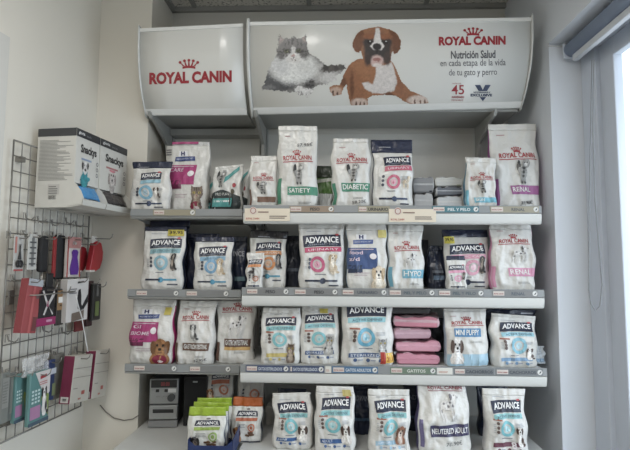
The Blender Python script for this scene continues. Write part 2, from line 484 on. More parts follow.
def rcan(b, band=(60, 140, 110), btxt='SATIETY', pet=('cat_stand', GREY), vlogo=.62, price=None, band2=None, bandv=(.2, .29), petv=None, stripe=True, pricev=.05, pu=(.05, .75), red=(186, 44, 52), bandu=(-.5, .96)):
    d = b.decal(1); ar = b.W / b.H
    d.crown(0.03, vlogo + .07, .42, .075, ink(red))
    d.text('ROYAL CANIN', -.68, .74, vlogo, vlogo + .06, ink(red), .02, .012, .01)
    d.rect(-.72, .8, vlogo - .022, vlogo - .012, ink(red), 8, 1, .012, .008)
    d.build('brand_lettering', b.root)
    d = b.decal(1); d.rect(bandu[0], bandu[1], bandv[0], bandv[1], ink(band), 10, 3)
    if band2: d.rect(bandu[0], bandu[1], bandv[0] - .05, bandv[0], ink(band2), 10, 2)
    if stripe: d.rect(-.97, -.8, .04, .34, ink(band), 2, 8)
    bb = d.build('variety_band', b.root)
    if btxt:
        d = b.decal(2); w = bandu[1] - bandu[0]
        d.text(btxt, bandu[0] + .06, bandu[0] + .06 + min(w - .16, text2d(btxt, .015)[2] * (bandv[1] - bandv[0] - .048) * b.H / b.W * .95), bandv[0] + .028, bandv[1] - .02, ink((228, 228, 224)), .015); d.build('band_lettering', bb)
    d = b.decal(1)
    d.lines(-.7, -.35, .86, .88, 1, ink((180, 130, 130)), .5)
    d.lines(.1, .7, bandv[0] - .1, bandv[0] - .07, 2, ink((150, 150, 150)), .4)
    d.build('printed_details', b.root)
    if price:
        d = b.decal(2); d.text(price, pu[0], pu[1], pricev, pricev + .05, ink((40, 40, 44)), .0, .02); p = d.build('handwritten_price', b.root); p['label'] = 'price written in black marker'
    if pet:
        pp = petv or (-.22, .33, .62, .24)
        pp = (pp[0] - pp[2] * .07, pp[1], pp[2] * 1.14, pp[3] * 1.12)
        b.pet(pet[0], pet[1], *pp)

def hills(b, panel=(186, 52, 122), words=('CARE',), pet=('cat_bust', TABBY), pu=(-.98, .42), pv=(.36, .62), petpos=(.1, .02, .8, .36), logo_v=.72, blue=(44, 70, 140), badge=(150, 30, 60)):
    d = b.decal(1)
    d.rect(-.55, -.05, logo_v + .07, logo_v + .15, ink((232, 232, 236)), 4, 2); d.rect(-.72, .3, logo_v, logo_v + .065, ink(blue), 8, 2, .01)
    lp = d.build('brand_panel', b.root)
    d = b.decal(2); d.text('H', -.42, -.2, logo_v + .08, logo_v + .14, ink((40, 50, 110)), .05); d.text('PRESCRIPTION DIET', -.64, .22, logo_v + .02, logo_v + .045, ink((205, 212, 230)), 0, .01); d.build('brand_lettering', lp)
    d = b.decal(1); d.rect(pu[0], pu[1], pv[0], pv[1], ink(panel), 8, 6); d.rect(pu[0] + .05, pu[0] + .75, pv[0] - .06, pv[0] + .06, ink(tuple(int(v * .62) for v in panel)), 5, 3)
    pp = d.build('variety_panel', b.root)
    d = b.decal(2)
    for i, wd in enumerate(words): d.text(wd, pu[0] + .12, pu[0] + .12 + .17 * len(wd), pv[1] - .1 - i * .1, pv[1] - .045 - i * .1, ink((226, 200, 216)), .01)
    d.rect(pu[0] + .1, pu[1] - .15, pv[1] - .028, pv[1] - .018, ink((215, 190, 205)), 4, 1)
    d.disc(pu[1] - .2, pv[1] - .13, .15, .15 * b.W / b.H, ink((232, 226, 230)), 14); d.build('panel_lettering', pp)
    d = b.decal(1); d.lines(-.6, .1, .2, .27, 2, ink((190, 170, 176)), .35); d.build('printed_details', b.root)
    b.pet(pet[0], pet[1], *petpos)
    if badge:
        d = Decal(lambda u, v: b.S(u, v, .0056)); cu = petpos[0] + petpos[2] * .5
        d.disc(cu, petpos[1] + .075, petpos[2] * .34, .075, ink(badge), 18); d.disc(cu, petpos[1] + .055, petpos[2] * .22, .03, ink((220, 205, 205)), 12); d.build('badge', b.root)

# ------------------------------------------------------------------ the room
YB, YP = 2.36, 2.09                 # back wall, pillar face
YFR, YFL = 1.86, 1.91               # front of the right and left bay's shelves
XPIL = atY(171, 60, YB).x
XC = atY(90, 263, YP).x
WANG = R(90 - 6.65)
WA = Vector((math.cos(WANG), math.sin(WANG), 0)); WN = Vector((math.sin(WANG), -math.cos(WANG), 0))
WC = Vector((XC, YP, 0))
ZC = atY(172, 9.5, YB).z
YJ = 1.90
XR = atY(555.5, 240, YJ).x
wall_paint = mat('wall_paint', (222, 218, 208), 0.6, var=0.02, scale=3, bump=0.05, bscale=250)
wall_glare = mat('wall_paint_glare_tint', (213, 218, 225), 0.55, var=0.02, scale=3, bump=0.05, bscale=250)  # white paint, with the window's bluish glare put into its colour
back_paint = mat('back_wall_paint', (204, 203, 197), 0.65, var=0.02, scale=3)

def wl(a, s, z):                    # left-wall frame -> world
    return WC + WA * a + WN * s + Vector((0, 0, z))

m = MB(); q = [wl(0.0, 0, 0), wl(-5.0, 0, 0), wl(-5.0, -.1, 0), wl(.0, -.1, 0)]
m.add([*q, *[p + Vector((0, 0, ZC)) for p in q]], [(0, 1, 5, 4), (1, 2, 6, 5), (2, 3, 7, 6), (3, 0, 4, 7), (4, 5, 6, 7), (0, 3, 2, 1)])
struct(m.build('wall_left', wall_paint))
struct(MB().box(XC - .12, XPIL, YP, YB + .1, 0, ZC).build('wall_corner', wall_paint))
struct(MB().box(XPIL, XR + .5, YB, YB + .1, 0, ZC).build('wall_back', back_paint))
# right wall: pier, lintel over the window recess, wall below the sill, wall towards the room
ZS = atY(549, 44, YJ).z
WY0 = 0.15
struct(MB().box(XR, XR + .17, YJ, YB + .1, 0, ZC).build('wall_right', wall_glare))
struct(MB().box(XR, XR + .17, -3.2, YJ, ZS, ZC).build('trim_1', wall_glare))
struct(MB().box(XR, XR + .17, WY0, YJ, 0, 0.25).build('trim_2', wall_glare))
struct(MB().box(XR, XR + .17, -3.2, WY0, 0, ZS).build('trim_3', wall_glare))
struct(MB().box(-2.6, XR + .3, -3.3, -3.2, 0, ZC).build('wall_front', wall_paint))
fm = mat('floor_tile', (150, 146, 138), 0.35, var=0.08, scale=6)
struct(MB().box(-2.6, XR + .3, -3.3, YB + .1, -.06, 0).build('floor', fm))
# suspended ceiling: mineral-fibre tiles in a grid
cmn = bpy.data.materials.new('ceiling_tile'); cmn.use_nodes = True
nt = cmn.node_tree; b_ = nt.nodes['Principled BSDF']; b_.inputs['Roughness'].default_value = .9
tc = nt.nodes.new('ShaderNodeTexCoord'); nz = nt.nodes.new('ShaderNodeTexNoise'); nz.inputs['Scale'].default_value = 70; nz.inputs['Detail'].default_value = 4
rp = nt.nodes.new('ShaderNodeValToRGB'); rp.color_ramp.elements[0].position = .36; rp.color_ramp.elements[1].position = .46
rp.color_ramp.elements[0].color = (*lin((150, 147, 140)), 1); rp.color_ramp.elements[1].color = (*lin((224, 221, 214)), 1)
nt.links.new(tc.outputs['Object'], nz.inputs['Vector']); nt.links.new(nz.outputs['Fac'], rp.inputs['Fac']); nt.links.new(rp.outputs['Color'], b_.inputs['Base Color'])
struct(MB().box(-2.6, XR + .3, -3.3, YB + .1, ZC + .004, ZC + .06).build('ceiling', cmn))
m = MB()
gx = atY(196, 9, YB).x
gm = mat('ceiling_grid', (150, 150, 147), .5)
for k in range(-4, 4):
    x = gx + k * .6
    if -2.5 < x < XR: m.box(x - .012, x + .012, -3.2, YB, ZC - .004, ZC + .004)
for k in range(9):
    y = YB - .2 - k * .6
    m.box(-2.5, XR, y - .012, y + .012, ZC - .0035, ZC + .004)
m.box(XPIL, XR, YB - .02, YB, ZC - .02, ZC + .004)
m.box(XPIL, XPIL + .02, YP - .0, YB, ZC - .02, ZC + .004)
struct(m.build('trim_4', gm))
# lamps in the ceiling
def ceiling_lamp(x, y, sx, sy, label, power, col=(1, .97, .925)):
    t = thing('ceiling_light', label, 'light', (x, y, ZC - .018), 0, 'ceiling light panels')
    f = MB()
    for (a, b, c, d) in ((-sx, sx, -sy, -sy + .02), (-sx, sx, sy - .02, sy), (-sx, -sx + .02, -sy, sy), (sx - .02, sx, -sy, sy)):
        f.box(a, b, c, d, -.004, .02)
    f.build('frame', mat('white_enamel', (225, 225, 222), .4), t)
    em = MATS.get('lamp')
    if not em:
        em = bpy.data.materials.new('lamp_diffuser'); em.use_nodes = True
        bb = em.node_tree.nodes['Principled BSDF']; bb.inputs['Emission Color'].default_value = (*col, 1); bb.inputs['Emission Strength'].default_value = 3.0
        MATS['lamp'] = em
    MB().box(-sx + .02, sx - .02, -sy + .02, sy - .02, .0, .008).build('diffuser', em, t)
    L = bpy.data.lights.new('panel_glow', 'AREA'); L.shape = 'RECTANGLE'; L.size = sx * 1.8; L.size_y = sy * 1.8; L.energy = power; L.color = col
    lo = bpy.data.objects.new('panel_glow', L); COL.objects.link(lo); lo.location = (0, 0, -.01); lo.parent = t
LAMPS = [(-.4, .55, 19), (.35, -1.3, 21), (-.85, -1.6, 15)]
for i, (x, y, p) in enumerate(LAMPS):
    ceiling_lamp(x, y, .3, .3, ['square ceiling light panel nearest the shelves', 'square ceiling light panel by the window wall', 'square ceiling light panel by the grid wall'][i], p)

# window in the right wall
XG = XR + .135
fr = mat('window_frame_glare_tint', (196, 203, 214), .4, var=.02)  # white frame; faint blue of the daylight glare is mixed into the colour
w = link('window_1', None); struct(w); w.location = (XG, (WY0 + YJ) / 2, 0)
hy = (YJ - WY0) / 2
m = MB()
for (a, b, c, d) in ((-hy, -hy + .06, .25, ZS), (hy - .10, hy, .25, ZS), (-hy, hy, .25, .31), (-hy, hy, ZS - .06, ZS)):
    q = .0 if d - c > 1 else .0015
    m.rbox(-.01 + q, .06 - q, a, b, c, d, .004)
struct(m.build('window_frame', fr, w))
m = MB()
for (a, b, c, d) in ((-hy + .06, -hy + .125, .31, ZS - .06), (hy - .185, hy - .095, .31, ZS - .06), (-hy + .06, hy - .06, .31, .38), (-hy + .06, hy - .06, ZS - .13, ZS - .06), (-.03, .03, .31, ZS - .06)):
    q = .0 if d - c > 1 else .0015
    m.rbox(.01 + q, .045 - q, a, b, c, d, .004)
struct(m.build('window_sash', fr, w))
gl = bpy.data.materials.new('window_glass'); gl.use_nodes = True
nt = gl.node_tree
tr = nt.nodes.new('ShaderNodeBsdfTransparent'); gs = nt.nodes.new('ShaderNodeBsdfGlossy'); gs.inputs['Roughness'].default_value = .02
fz = nt.nodes.new('ShaderNodeLayerWeight'); fz.inputs['Blend'].default_value = .3; mx = nt.nodes.new('ShaderNodeMixShader')
pw = nt.nodes.new('ShaderNodeMath'); pw.operation = 'POWER'; pw.inputs[1].default_value = 4.0
nt.links.new(fz.outputs['Facing'], pw.inputs[0]); nt.links.new(pw.outputs[0], mx.inputs[0]); nt.links.new(tr.outputs[0], mx.inputs[1]); nt.links.new(gs.outputs[0], mx.inputs[2])
nt.links.new(mx.outputs[0], nt.nodes['Material Output'].inputs['Surface'])
struct(MB().box(.025, .03, -hy + .1, hy - .1, .36, ZS - .12).build('window_pane', gl, w))
# pavement outside
struct(MB().box(XR + .17, 14, -12, 12, -.08, -.02).build('ground', mat('pavement', (170, 170, 168), .8)))

# roller blind under the lintel
rb = thing('roller_blind', 'rolled-up grey roller blind under the window lintel', 'blind', (XR + .075, YJ - .03, ZS - .04))
m = MB(); m.tube([(0, 0, 0), (0, -1.6, 0)], .03, n=20); m.build('fabric_roll', mat('blind_fabric', (140, 152, 172), .7), rb, True)
m = MB(); m.rbox(-.008, .014, -1.58, -.02, -.055, -.03, .003); m.build('bottom_bar', mat('blind_bar', (200, 204, 210), .4), rb)
m = MB(); m.rbox(-.03, .035, .0, .012, -.035, .032, .004); m.build('bracket', fr, rb)

pts = []
A = [(592, 60), (589.5, 200), (589, 290), (591, 304), (595.5, 311), (600, 306), (602, 285), (599, 250), (595, 200), (592.5, 120), (594, 60)]
for (x, y) in A: pts.append(atY(x, y, 1.74) - rb.location)
MB().tube(pts, .0022, n=5).build('bead_chain', mat('bead_chain', (128, 132, 136), .4), rb)
# thin cable tacked along the wall corner up to the lintel
pts = [atY(x, y, YJ - .006) for x, y in ((549.5, 46), (553, 47.5), (565, 46.5), (584, 44))]
pts = [atY(553, 2, YJ + .1), atY(551, 30, YJ + .04), Vector((XR - .004, YJ - .004, ZS - .01))] + pts[2:]
tag(MB().tube(pts, .003, n=6).build('cable', mat('white_cable', (205, 206, 206), .5)), 'thin white cable running down the pier and under the lintel', 'cable')
# clear sheet fixed flat on the left wall
p0 = wl(0, .004, 0)
e = [onplane(9.5, 37.5, p0, WN), onplane(0, 200, p0, WN)]
aa = (e[0] - WC).dot(WA); z1 = e[0].z
m = MB(); T = Matrix.Translation(WC) @ Matrix.Rotation(WANG, 4, 'Z')
m.box(aa - .6, aa, -.006, -.001, 1.0, z1, T=T)
tag(m.build('wall_sheet', mat('acrylic_sheet', (212, 211, 206), .25, var=.01)), 'plain pale sheet fixed to the left wall above the wire grid', 'panel')

# ------------------------------------------------------------------ the shelving
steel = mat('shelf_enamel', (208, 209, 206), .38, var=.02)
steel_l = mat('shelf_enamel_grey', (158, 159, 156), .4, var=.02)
panelm = mat('back_panel', (214, 214, 209), .5, var=.02)
railm = mat('price_rail', (136, 139, 140), .35, var=.02)
slotm = mat('slot_dark', (40, 40, 40), .7)
XL0 = atY(131, 212, YFL).x; XM = atY(243.5, 212, YFR).x; XL1 = atY(243.5, 212, YFL).x - .004; XR1 = atY(541, 206, YFR).x
XL0 = max(XL0, XPIL + .004)
ZR = [atY(392, y, YFR).z for y in (205.5, 288.5, 366)]           # rail tops, right bay
ZL = [atY(187, y, YFL).z for y in (209, 289.5, 364.5)]
ZDECK = .738
RH = .030; LIP = .044
def bay(name, label, x0, x1, yf, zs, left):
    t = thing(name, label, 'shelving', ((x0 + x1) / 2, yf, 0), 0)
    hw = (x1 - x0) / 2; dy = YB - yf
    MB().box(-hw, hw, dy - .02, dy - .004, .02, 2.10).build('back_panel', panelm, t)
    ups = [-hw] if not left else []
    ups = [-hw + .0, hw - .03] if not left else [-hw]
    for ux in ups:
        m = MB(); m.box(ux, ux + .03, dy - .055, dy - .021, 0, 2.42)
        k = .06
        while k < 2.4:
            m.box(ux + .007, ux + .011, dy - .0556, dy - .054, k, k + .014, slotm); m.box(ux + .019, ux + .023, dy - .0556, dy - .054, k, k + .014, slotm); k += .028
        m.mats[:] = [steel_l, slotm] if m.mats == [slotm] else m.mats
        m.mi = [0] * 6 + [1] * (len(m.f) - 6)
        m.build('upright', None, t)
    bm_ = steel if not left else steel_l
    for i, z in enumerate(zs):
        h = thing('shelf', ('top', 'second', 'third')[i] + (' shelf of the narrow grey steel bay' if left else ' shelf of the wide white steel bay'), 'shelf', ((x0 + x1) / 2, yf, z), 0, 'shelves of the narrow bay' if left else 'shelves of the wide bay')
        MB().rbox(-hw + .001, hw - .001, .004, dy - .06, -.034, -.006, .003, bm_).build('shelf_board', None, h)
        m = MB()
        m.prism([(-.004, 0), (.004, 0), (.004, -RH), (.002, -RH), (-.006, -RH + .001)], 'x', -hw, hw, railm)
        m.build('price_rail', None, h)
        lp = LIP if not left else .012
        m = MB(); prof = [(.006, -RH)]
        for k in range(7):
            a = k / 6 * math.pi / 2
            prof.append((-.004 + .012 * (1 - math.cos(a)) + .0, -RH - .002 - (lp - .004) * math.sin(a) if k else -RH - .002))
        prof.append((.014, -RH - lp)); prof.append((.014, -RH))
        m.prism(prof, 'x', -hw, hw, bm_); m.build('front_lip', None, h)
        for sx in (-1, 1):
            m = MB(); m.prism([(.03, -.036), (dy - .06, -.036), (dy - .06, -.075), (dy - .12, -.07)], 'x', sx * (hw - .006) - .0015, sx * (hw - .006) + .0015, bm_)
            m.build('shelf_bracket', None, h)
    h = thing('base_shelf', 'bottom deck of the narrow bay, carrying the stereo' if left else 'bottom deck of the wide bay, carrying the big bags', 'shelf', ((x0 + x1) / 2, yf, ZDECK))
    MB().rbox(-hw + .001, hw - .001, -.10 if left else -.085, dy - .06, -.04, 0, .004, steel).build('deck_board', None, h)
    MB().box(-hw, hw, -.08, -.07, -.3, -.04).build('front_plate', bm_, h)
    return t
bay('shelving_unit', 'wide white steel shelving bay under the animal sign', XM, XR1, YFR, ZR, False)
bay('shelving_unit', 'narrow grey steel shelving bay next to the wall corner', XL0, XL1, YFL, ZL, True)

# ------------------------------------------------------------------ the header signs
def sign(name, label, pxs, Ys, parts):
    """curved sign: rows of the profile run from the top edge to the swept-back bottom edge"""
    (xa0, ya0, xa1, ya1), (xb0, yb0, xb1, yb1) = pxs
    TL = atY(xa0, ya0, Ys[0]); TR = atY(xa1, ya1, Ys[1]); BL = atY(xb0, yb0, Ys[2]); BR = atY(xb1, yb1, Ys[3])
    t = thing(name, label, 'sign', (TL + TR) / 2)
    o = t.location
    def S(u, v, off=0.0):                      # u 0..1 left-right, v 0..1 top-bottom
        a = TL.lerp(BL, v); b = TR.lerp(BR, v)
        dY = lambda p, q: p.y + (q.y - p.y) * max(v, 0.0) ** 2.6
        ya = dY(TL, BL); yb = dY(TR, BR)
        p = a.lerp(b, u); p = Vector((TL.x + (TR.x - TL.x) * u, ya + (yb - ya) * u - off, p.z))
        return p - o
    def body(thick, v0, v1, u0=0, u1=1, off=0.0, nu=4, nv=24):
        m = MB(); vs = []
        for k in (0, 1):
            for j in range(nv + 1):
                for i in range(nu + 1):
                    p = S(u0 + (u1 - u0) * i / nu, v0 + (v1 - v0) * j / nv, off - k * thick); vs.append(p)
        W = nu + 1; N = W * (nv + 1); fs = []
        for j in range(nv):
            for i in range(nu):
                q = j * W + i; fs += [(q, q + 1, q + W + 1, q + W), (N + q, N + q + W, N + q + W + 1, N + q + 1)]
            q = j * W; fs += [(q, q + W, N + q + W, N + q), (q + nu, N + q + nu, N + q + nu + W, q + nu + W)]
        for i in range(nu):
            fs += [(i, N + i, N + i + 1, i + 1), (nv * W + i, nv * W + i + 1, N + nv * W + i + 1, N + nv * W + i)]
        m.add(vs, fs); return m
    plastic = mat('sign_plastic', (212, 212, 208), .22, var=.015, scale=4)
    body(.004, 0, 1).build('sign_face', plastic, t, True)
    edge = mat('sign_edge', (225, 226, 224), .3)
    body(.010, -.015, .03, off=.004).build('top_rail', edge, t)
    body(.012, .955, 1.02, off=.004).build('bottom_rail', edge, t)
    # the box behind the face
    hx0 = TL.x - o.x; hx1 = TR.x - o.x
    m = MB(); m.box(hx0 + .005, hx1 - .005, BL.y - o.y + .02, YB - .06 - o.y, BL.z - o.z + .005, BL.z - o.z + .02)
    m.build('underside_board', steel_l, t)
    def px2uv(px, py):
        v = .5
        for _ in range(12):
            yl = None
            # invert numerically: walk v so the projected row matches
            pL = proj(S(0, v) + o); pR = proj(S(1, v) + o)
            u = (px - pL[0]) / (pR[0] - pL[0]); yy = pL[1] + (pR[1] - pL[1]) * u
            v += (py - yy) / (proj(S(u, 1) + o)[1] - proj(S(u, 0) + o)[1])
        return u, v
    return t, S, px2uv, (TL, TR, BL, BR)

def proj(P):
    q = CROT.transposed() @ (P - CAM)
    return 315 + FPX * q.x / -q.z, 225 - FPX * q.y / -q.z

def px_surface(S, px2uv, off):
    cache = {}
    def f(x, y):
        u, v = px2uv(x, -y)
        return S(u, v, off)
    return f

t1, S1, inv1, c1 = sign('header_sign', 'wide curved sign with a cat and a boxer dog above the shelves', ((250, 23.5, 531, 19), (258, 112.5, 527, 106)), (1.9, 1.9, 2.03, 2.03), None)
t2, S2_, inv2, c2 = sign('header_sign', 'narrow curved sign with only red brand lettering at the left', ((140, 30, 243, 25), (150, 113.5, 246, 113)), (1.93, 1.90, 2.03, 2.03), None)
red = ink((176, 34, 46), .3); dgrey = ink((92, 92, 98), .3); navy = ink((34, 52, 92), .3)
F = px_surface(S1, inv1, .0012); F2 = px_surface(S1, inv1, .0022)
G = px_surface(S2_, inv2, .0012)
d = Decal(F)
d.text('ROYAL CANIN', 440, 506, -45.3, -36.3, red, .05, slant=1.0); d.crown(474, -36, 19, 9, red)
o_ = d.build('brand_lettering', t1)
d = Decal(F); d.text('Nutrición Salud', 452, 496, -58.6, -50.5, dgrey, .025, .8); o_ = d.build('slogan_lettering', t1); o_['label'] = 'bold grey slogan line'
d = Decal(F); d.text('en cada etapa de la vida', 441.5, 506, -68, -59.5, dgrey, .0, 1.0); d.text('de tu gato y perro', 450, 497.5, -77.3, -69, dgrey, .0, .8); o_ = d.build('slogan_lettering', t1)
d = Decal(F)
d.text('45', 452.5, 465, -94.5, -85, red, .01); d.text('AÑOS', 453, 462, -84.2, -82.8, red, 0); d.text('AVANZANDO', 452.5, 465, -98.3, -96, red, .03); d.text('POR SU SALUD', 452.5, 464, -101, -99.4, red, .0)
d.build('anniversary_mark', t1)
d = Decal(F)
d.poly([(475.5, -85), (481, -85), (483.4, -90), (485.8, -85), (491.3, -85), (487.5, -91.2), (479.3, -91.2)], navy)
d.text('VETERINARY', 474, 491, -93.3, -91.7, navy, .03); d.text('EXCLUSIVE', 471.3, 492.5, -96.6, -93.9, navy, .05)
d.poly([(480.3, -97.2), (486.5, -97.2), (483.4, -101.3)], navy)
d.build('exclusive_mark', t1)
d = Decal(G); d.text('ROYAL CANIN', 149.5, 232, -83.5, -71.5, red, .05, slant=2.4); d.crown(189.5, -69, 20, 10.5, red); d.build('brand_lettering', t2)
# printed cat
Z = lambda L: [(260 + x / 4.5, -(15 + y / 4.5)) for x, y in L]
def ZE(cx, cy, rx, ry, rgb, soft, rot=0): return ('e', 260 + cx / 4.5, -(15 + cy / 4.5), rx / 4.5, ry / 4.5, rot, rgb, soft)
cat = [('p', Z([(85, 85), (108, 106), (150, 100), (188, 106), (213, 85), (217, 130), (224, 165), (250, 185), (285, 210), (310, 228), (360, 222), (388, 222), (395, 240), (370, 262), (352, 272), (350, 298), (300, 312), (246, 326), (246, 352), (220, 367), (185, 362), (160, 350), (100, 344), (8, 334), (24, 300), (36, 250), (55, 212), (72, 180), (82, 140)]), (132, 130, 128), None),
       ZE(290, 262, 75, 42, (176, 174, 172), .5), ZE(335, 242, 55, 16, (92, 88, 86), .5, 8), ZE(300, 238, 16, 14, (70, 68, 66), .5), ZE(350, 238, 10, 14, (75, 72, 70), .5), ZE(380, 235, 10, 12, (85, 82, 80), .5), ZE(320, 285, 40, 24, (196, 194, 192), .5),
       ZE(90, 308, 80, 36, (84, 84, 86), .5), ZE(60, 285, 35, 45, (92, 92, 94), .6), ZE(45, 325, 30, 10, (120, 120, 120), .6),
       ZE(225, 312, 24, 30, (100, 98, 98), .5), ZE(228, 300, 20, 5, (60, 60, 60), .6), ZE(226, 318, 20, 4, (60, 60, 60), .6),
       ZE(150, 235, 108, 62, (206, 206, 204), .5), ZE(150, 258, 84, 50, (220, 220, 218), .6), ZE(95, 230, 45, 40, (200, 200, 200), .7), ZE(205, 228, 45, 45, (206, 206, 204), .7),
       ('p', Z([(85, 85), (110, 106), (128, 130), (88, 138)]), (128, 124, 122), .8), ('p', Z([(213, 85), (190, 105), (172, 130), (214, 138)]), (128, 124, 122), .8),
       ('p', Z([(92, 98), (108, 112), (112, 126), (94, 128)]), (168, 152, 148), .8), ('p', Z([(207, 98), (192, 112), (188, 126), (206, 128)]), (168, 152, 148), .8),
       ZE(152, 150, 66, 48, (104, 102, 102), .3), ZE(98, 172, 26, 26, (112, 110, 110), .6), ZE(206, 172, 24, 26, (112, 110, 110), .6),
       ZE(152, 122, 6, 14, (64, 62, 62), .5), ZE(132, 124, 4, 13, (66, 64, 64), .6), ZE(172, 124, 4, 13, (66, 64, 64), .6), ZE(115, 132, 4, 10, (72, 70, 70), .6), ZE(190, 132, 4, 10, (72, 70, 70), .6),
       ZE(96, 165, 16, 3, (70, 68, 68), .6), ZE(208, 165, 16, 3, (70, 68, 68), .6), ZE(98, 178, 15, 3, (74, 72, 72), .6), ZE(206, 178, 15, 3, (74, 72, 72), .6),
       ('p', Z([(148, 140), (156, 140), (168, 182), (136, 182)]), (206, 204, 202), 1.6), ZE(152, 194, 36, 23, (212, 210, 208), .4),
       ZE(122, 162, 18, 11, (60, 58, 58), .4), ZE(181, 162, 18, 11, (60, 58, 58), .4), ZE(122, 162, 9, 7, (120, 122, 96), .4), ZE(181, 162, 9, 7, (120, 122, 96), .4), ZE(122, 162, 4, 6, (24, 24, 24), .5), ZE(181, 162, 4, 6, (24, 24, 24), .5),
       ZE(152, 184, 7, 5, (176, 140, 136), .5), ZE(152, 195, 2, 6, (120, 110, 108), .6), ZE(145, 202, 9, 2, (120, 110, 108), .8), ZE(159, 202, 9, 2, (120, 110, 108), .8),
       ZE(183, 341, 24, 19, (212, 210, 208), .4), ZE(220, 348, 26, 19, (214, 212, 210), .4), ZE(176, 352, 2, 8, (130, 126, 124), .6), ZE(190, 352, 2, 8, (130, 126, 124), .6), ZE(213, 358, 2, 8, (130, 126, 124), .6), ZE(228, 358, 2, 8, (130, 126, 124), .6)]
picture(F, 261, 349, -98, -33, cat, 230, 190, 'cat_picture', t1, .06, 3, .55)
Dp = lambda L: [(330 + x / 2.864, -(10 + y / 2.864)) for x, y in L]
def DE(cx, cy, rx, ry, rgb, soft, rot=0): return ('e', 330 + cx / 2.864, -(10 + cy / 2.864), rx / 2.864, ry / 2.864, rot, rgb, soft)
TN = (152, 108, 80); TD = (108, 74, 56); WH = (206, 200, 197); BK = (58, 52, 52)
dog = [('p', Dp([(2, 232), (0, 222), (16, 214), (30, 216), (42, 186), (58, 156), (82, 140), (98, 138), (92, 118), (88, 124), (76, 120), (68, 104), (70, 86), (80, 68), (92, 58), (108, 54), (122, 50), (140, 48), (158, 50), (170, 55), (184, 58), (198, 70), (208, 88), (206, 110), (196, 126), (188, 128), (184, 118), (178, 142), (188, 158), (200, 182), (210, 206), (236, 232), (262, 242), (282, 254), (286, 266), (266, 274), (236, 272), (214, 262), (192, 246), (160, 244), (126, 246), (112, 252), (114, 270), (108, 278), (66, 279), (60, 266), (54, 240), (50, 214), (42, 226), (36, 243), (12, 247)]), TN, None),
       DE(58, 190, 22, 36, (138, 96, 72), .6, 25), DE(40, 205, 10, 18, TD, .7, 25), DE(20, 233, 17, 12, (190, 165, 150), .5), DE(12, 238, 3, 7, (90, 66, 58), .6), DE(24, 240, 3, 6, (90, 66, 58), .6),
       DE(82, 225, 24, 40, (144, 100, 74), .6), DE(66, 220, 6, 38, TD, .8), DE(196, 215, 20, 34, (142, 98, 74), .6, 25), DE(232, 248, 24, 14, (148, 104, 78), .6, -25),
       ('p', Dp([(136, 160), (162, 158), (180, 150), (190, 178), (196, 208), (186, 232), (160, 240), (126, 238), (104, 226), (96, 210), (112, 206), (126, 214), (134, 190)]), WH, 1.6),
       ('p', Dp([(150, 246), (172, 234), (192, 246), (176, 248)]), TD, 1.2),
       DE(88, 266, 24, 13, (200, 180, 168), .4), DE(78, 270, 2.5, 8, (100, 74, 64), .6), DE(90, 271, 2.5, 8, (100, 74, 64), .6), DE(101, 270, 2, 7, (100, 74, 64), .6),
       DE(256, 258, 30, 13, (206, 190, 180), .4), DE(246, 264, 2.5, 8, (110, 84, 74), .6), DE(262, 265, 2.5, 8, (110, 84, 74), .6), DE(275, 262, 2.5, 7, (110, 84, 74), .6),
       ('p', Dp([(98, 58), (84, 64), (70, 86), (68, 104), (78, 120), (90, 124), (98, 100), (104, 72)]), (112, 74, 54), 1.6), ('p', Dp([(172, 56), (190, 62), (206, 86), (206, 110), (194, 127), (186, 124), (180, 98), (174, 74)]), (108, 72, 54), 1.6),
       DE(140, 96, 42, 47, (146, 102, 78), .25), DE(140, 112, 40, 44, BK, .35), DE(116, 92, 18, 16, (56, 48, 48), .5), DE(164, 92, 18, 16, (56, 48, 48), .5), DE(118, 76, 20, 8, (140, 92, 66), .7), DE(162, 76, 20, 8, (140, 92, 66), .7),
       ('p', Dp([(135, 52), (145, 52), (149, 78), (152, 92), (160, 104), (150, 116), (130, 116), (119, 104), (128, 92), (131, 78)]), (216, 212, 210), 1.2),
       DE(140, 128, 20, 16, BK, .4), DE(139, 105, 13, 10, (38, 34, 36), .3), DE(139, 116, 2.5, 10, (36, 32, 34), .6), DE(138, 146, 19, 16, (196, 170, 164), .4), DE(138, 142, 12, 5, (150, 106, 102), .6), DE(138, 158, 14, 5, (214, 204, 200), .5),
       DE(117, 92, 7, 6, (28, 22, 22), .4), DE(163, 92, 7, 6, (28, 22, 22), .4), DE(119, 90, 2, 2, (190, 190, 190), .6), DE(165, 90, 2, 2, (190, 190, 190), .6),
       DE(112, 140, 10, 20, (70, 58, 56), .6), DE(168, 138, 10, 20, (70, 58, 56), .6)]
picture(F, 329, 432, -109, -25, dog, 260, 220, 'dog_picture', t1, .05, 5, .18)
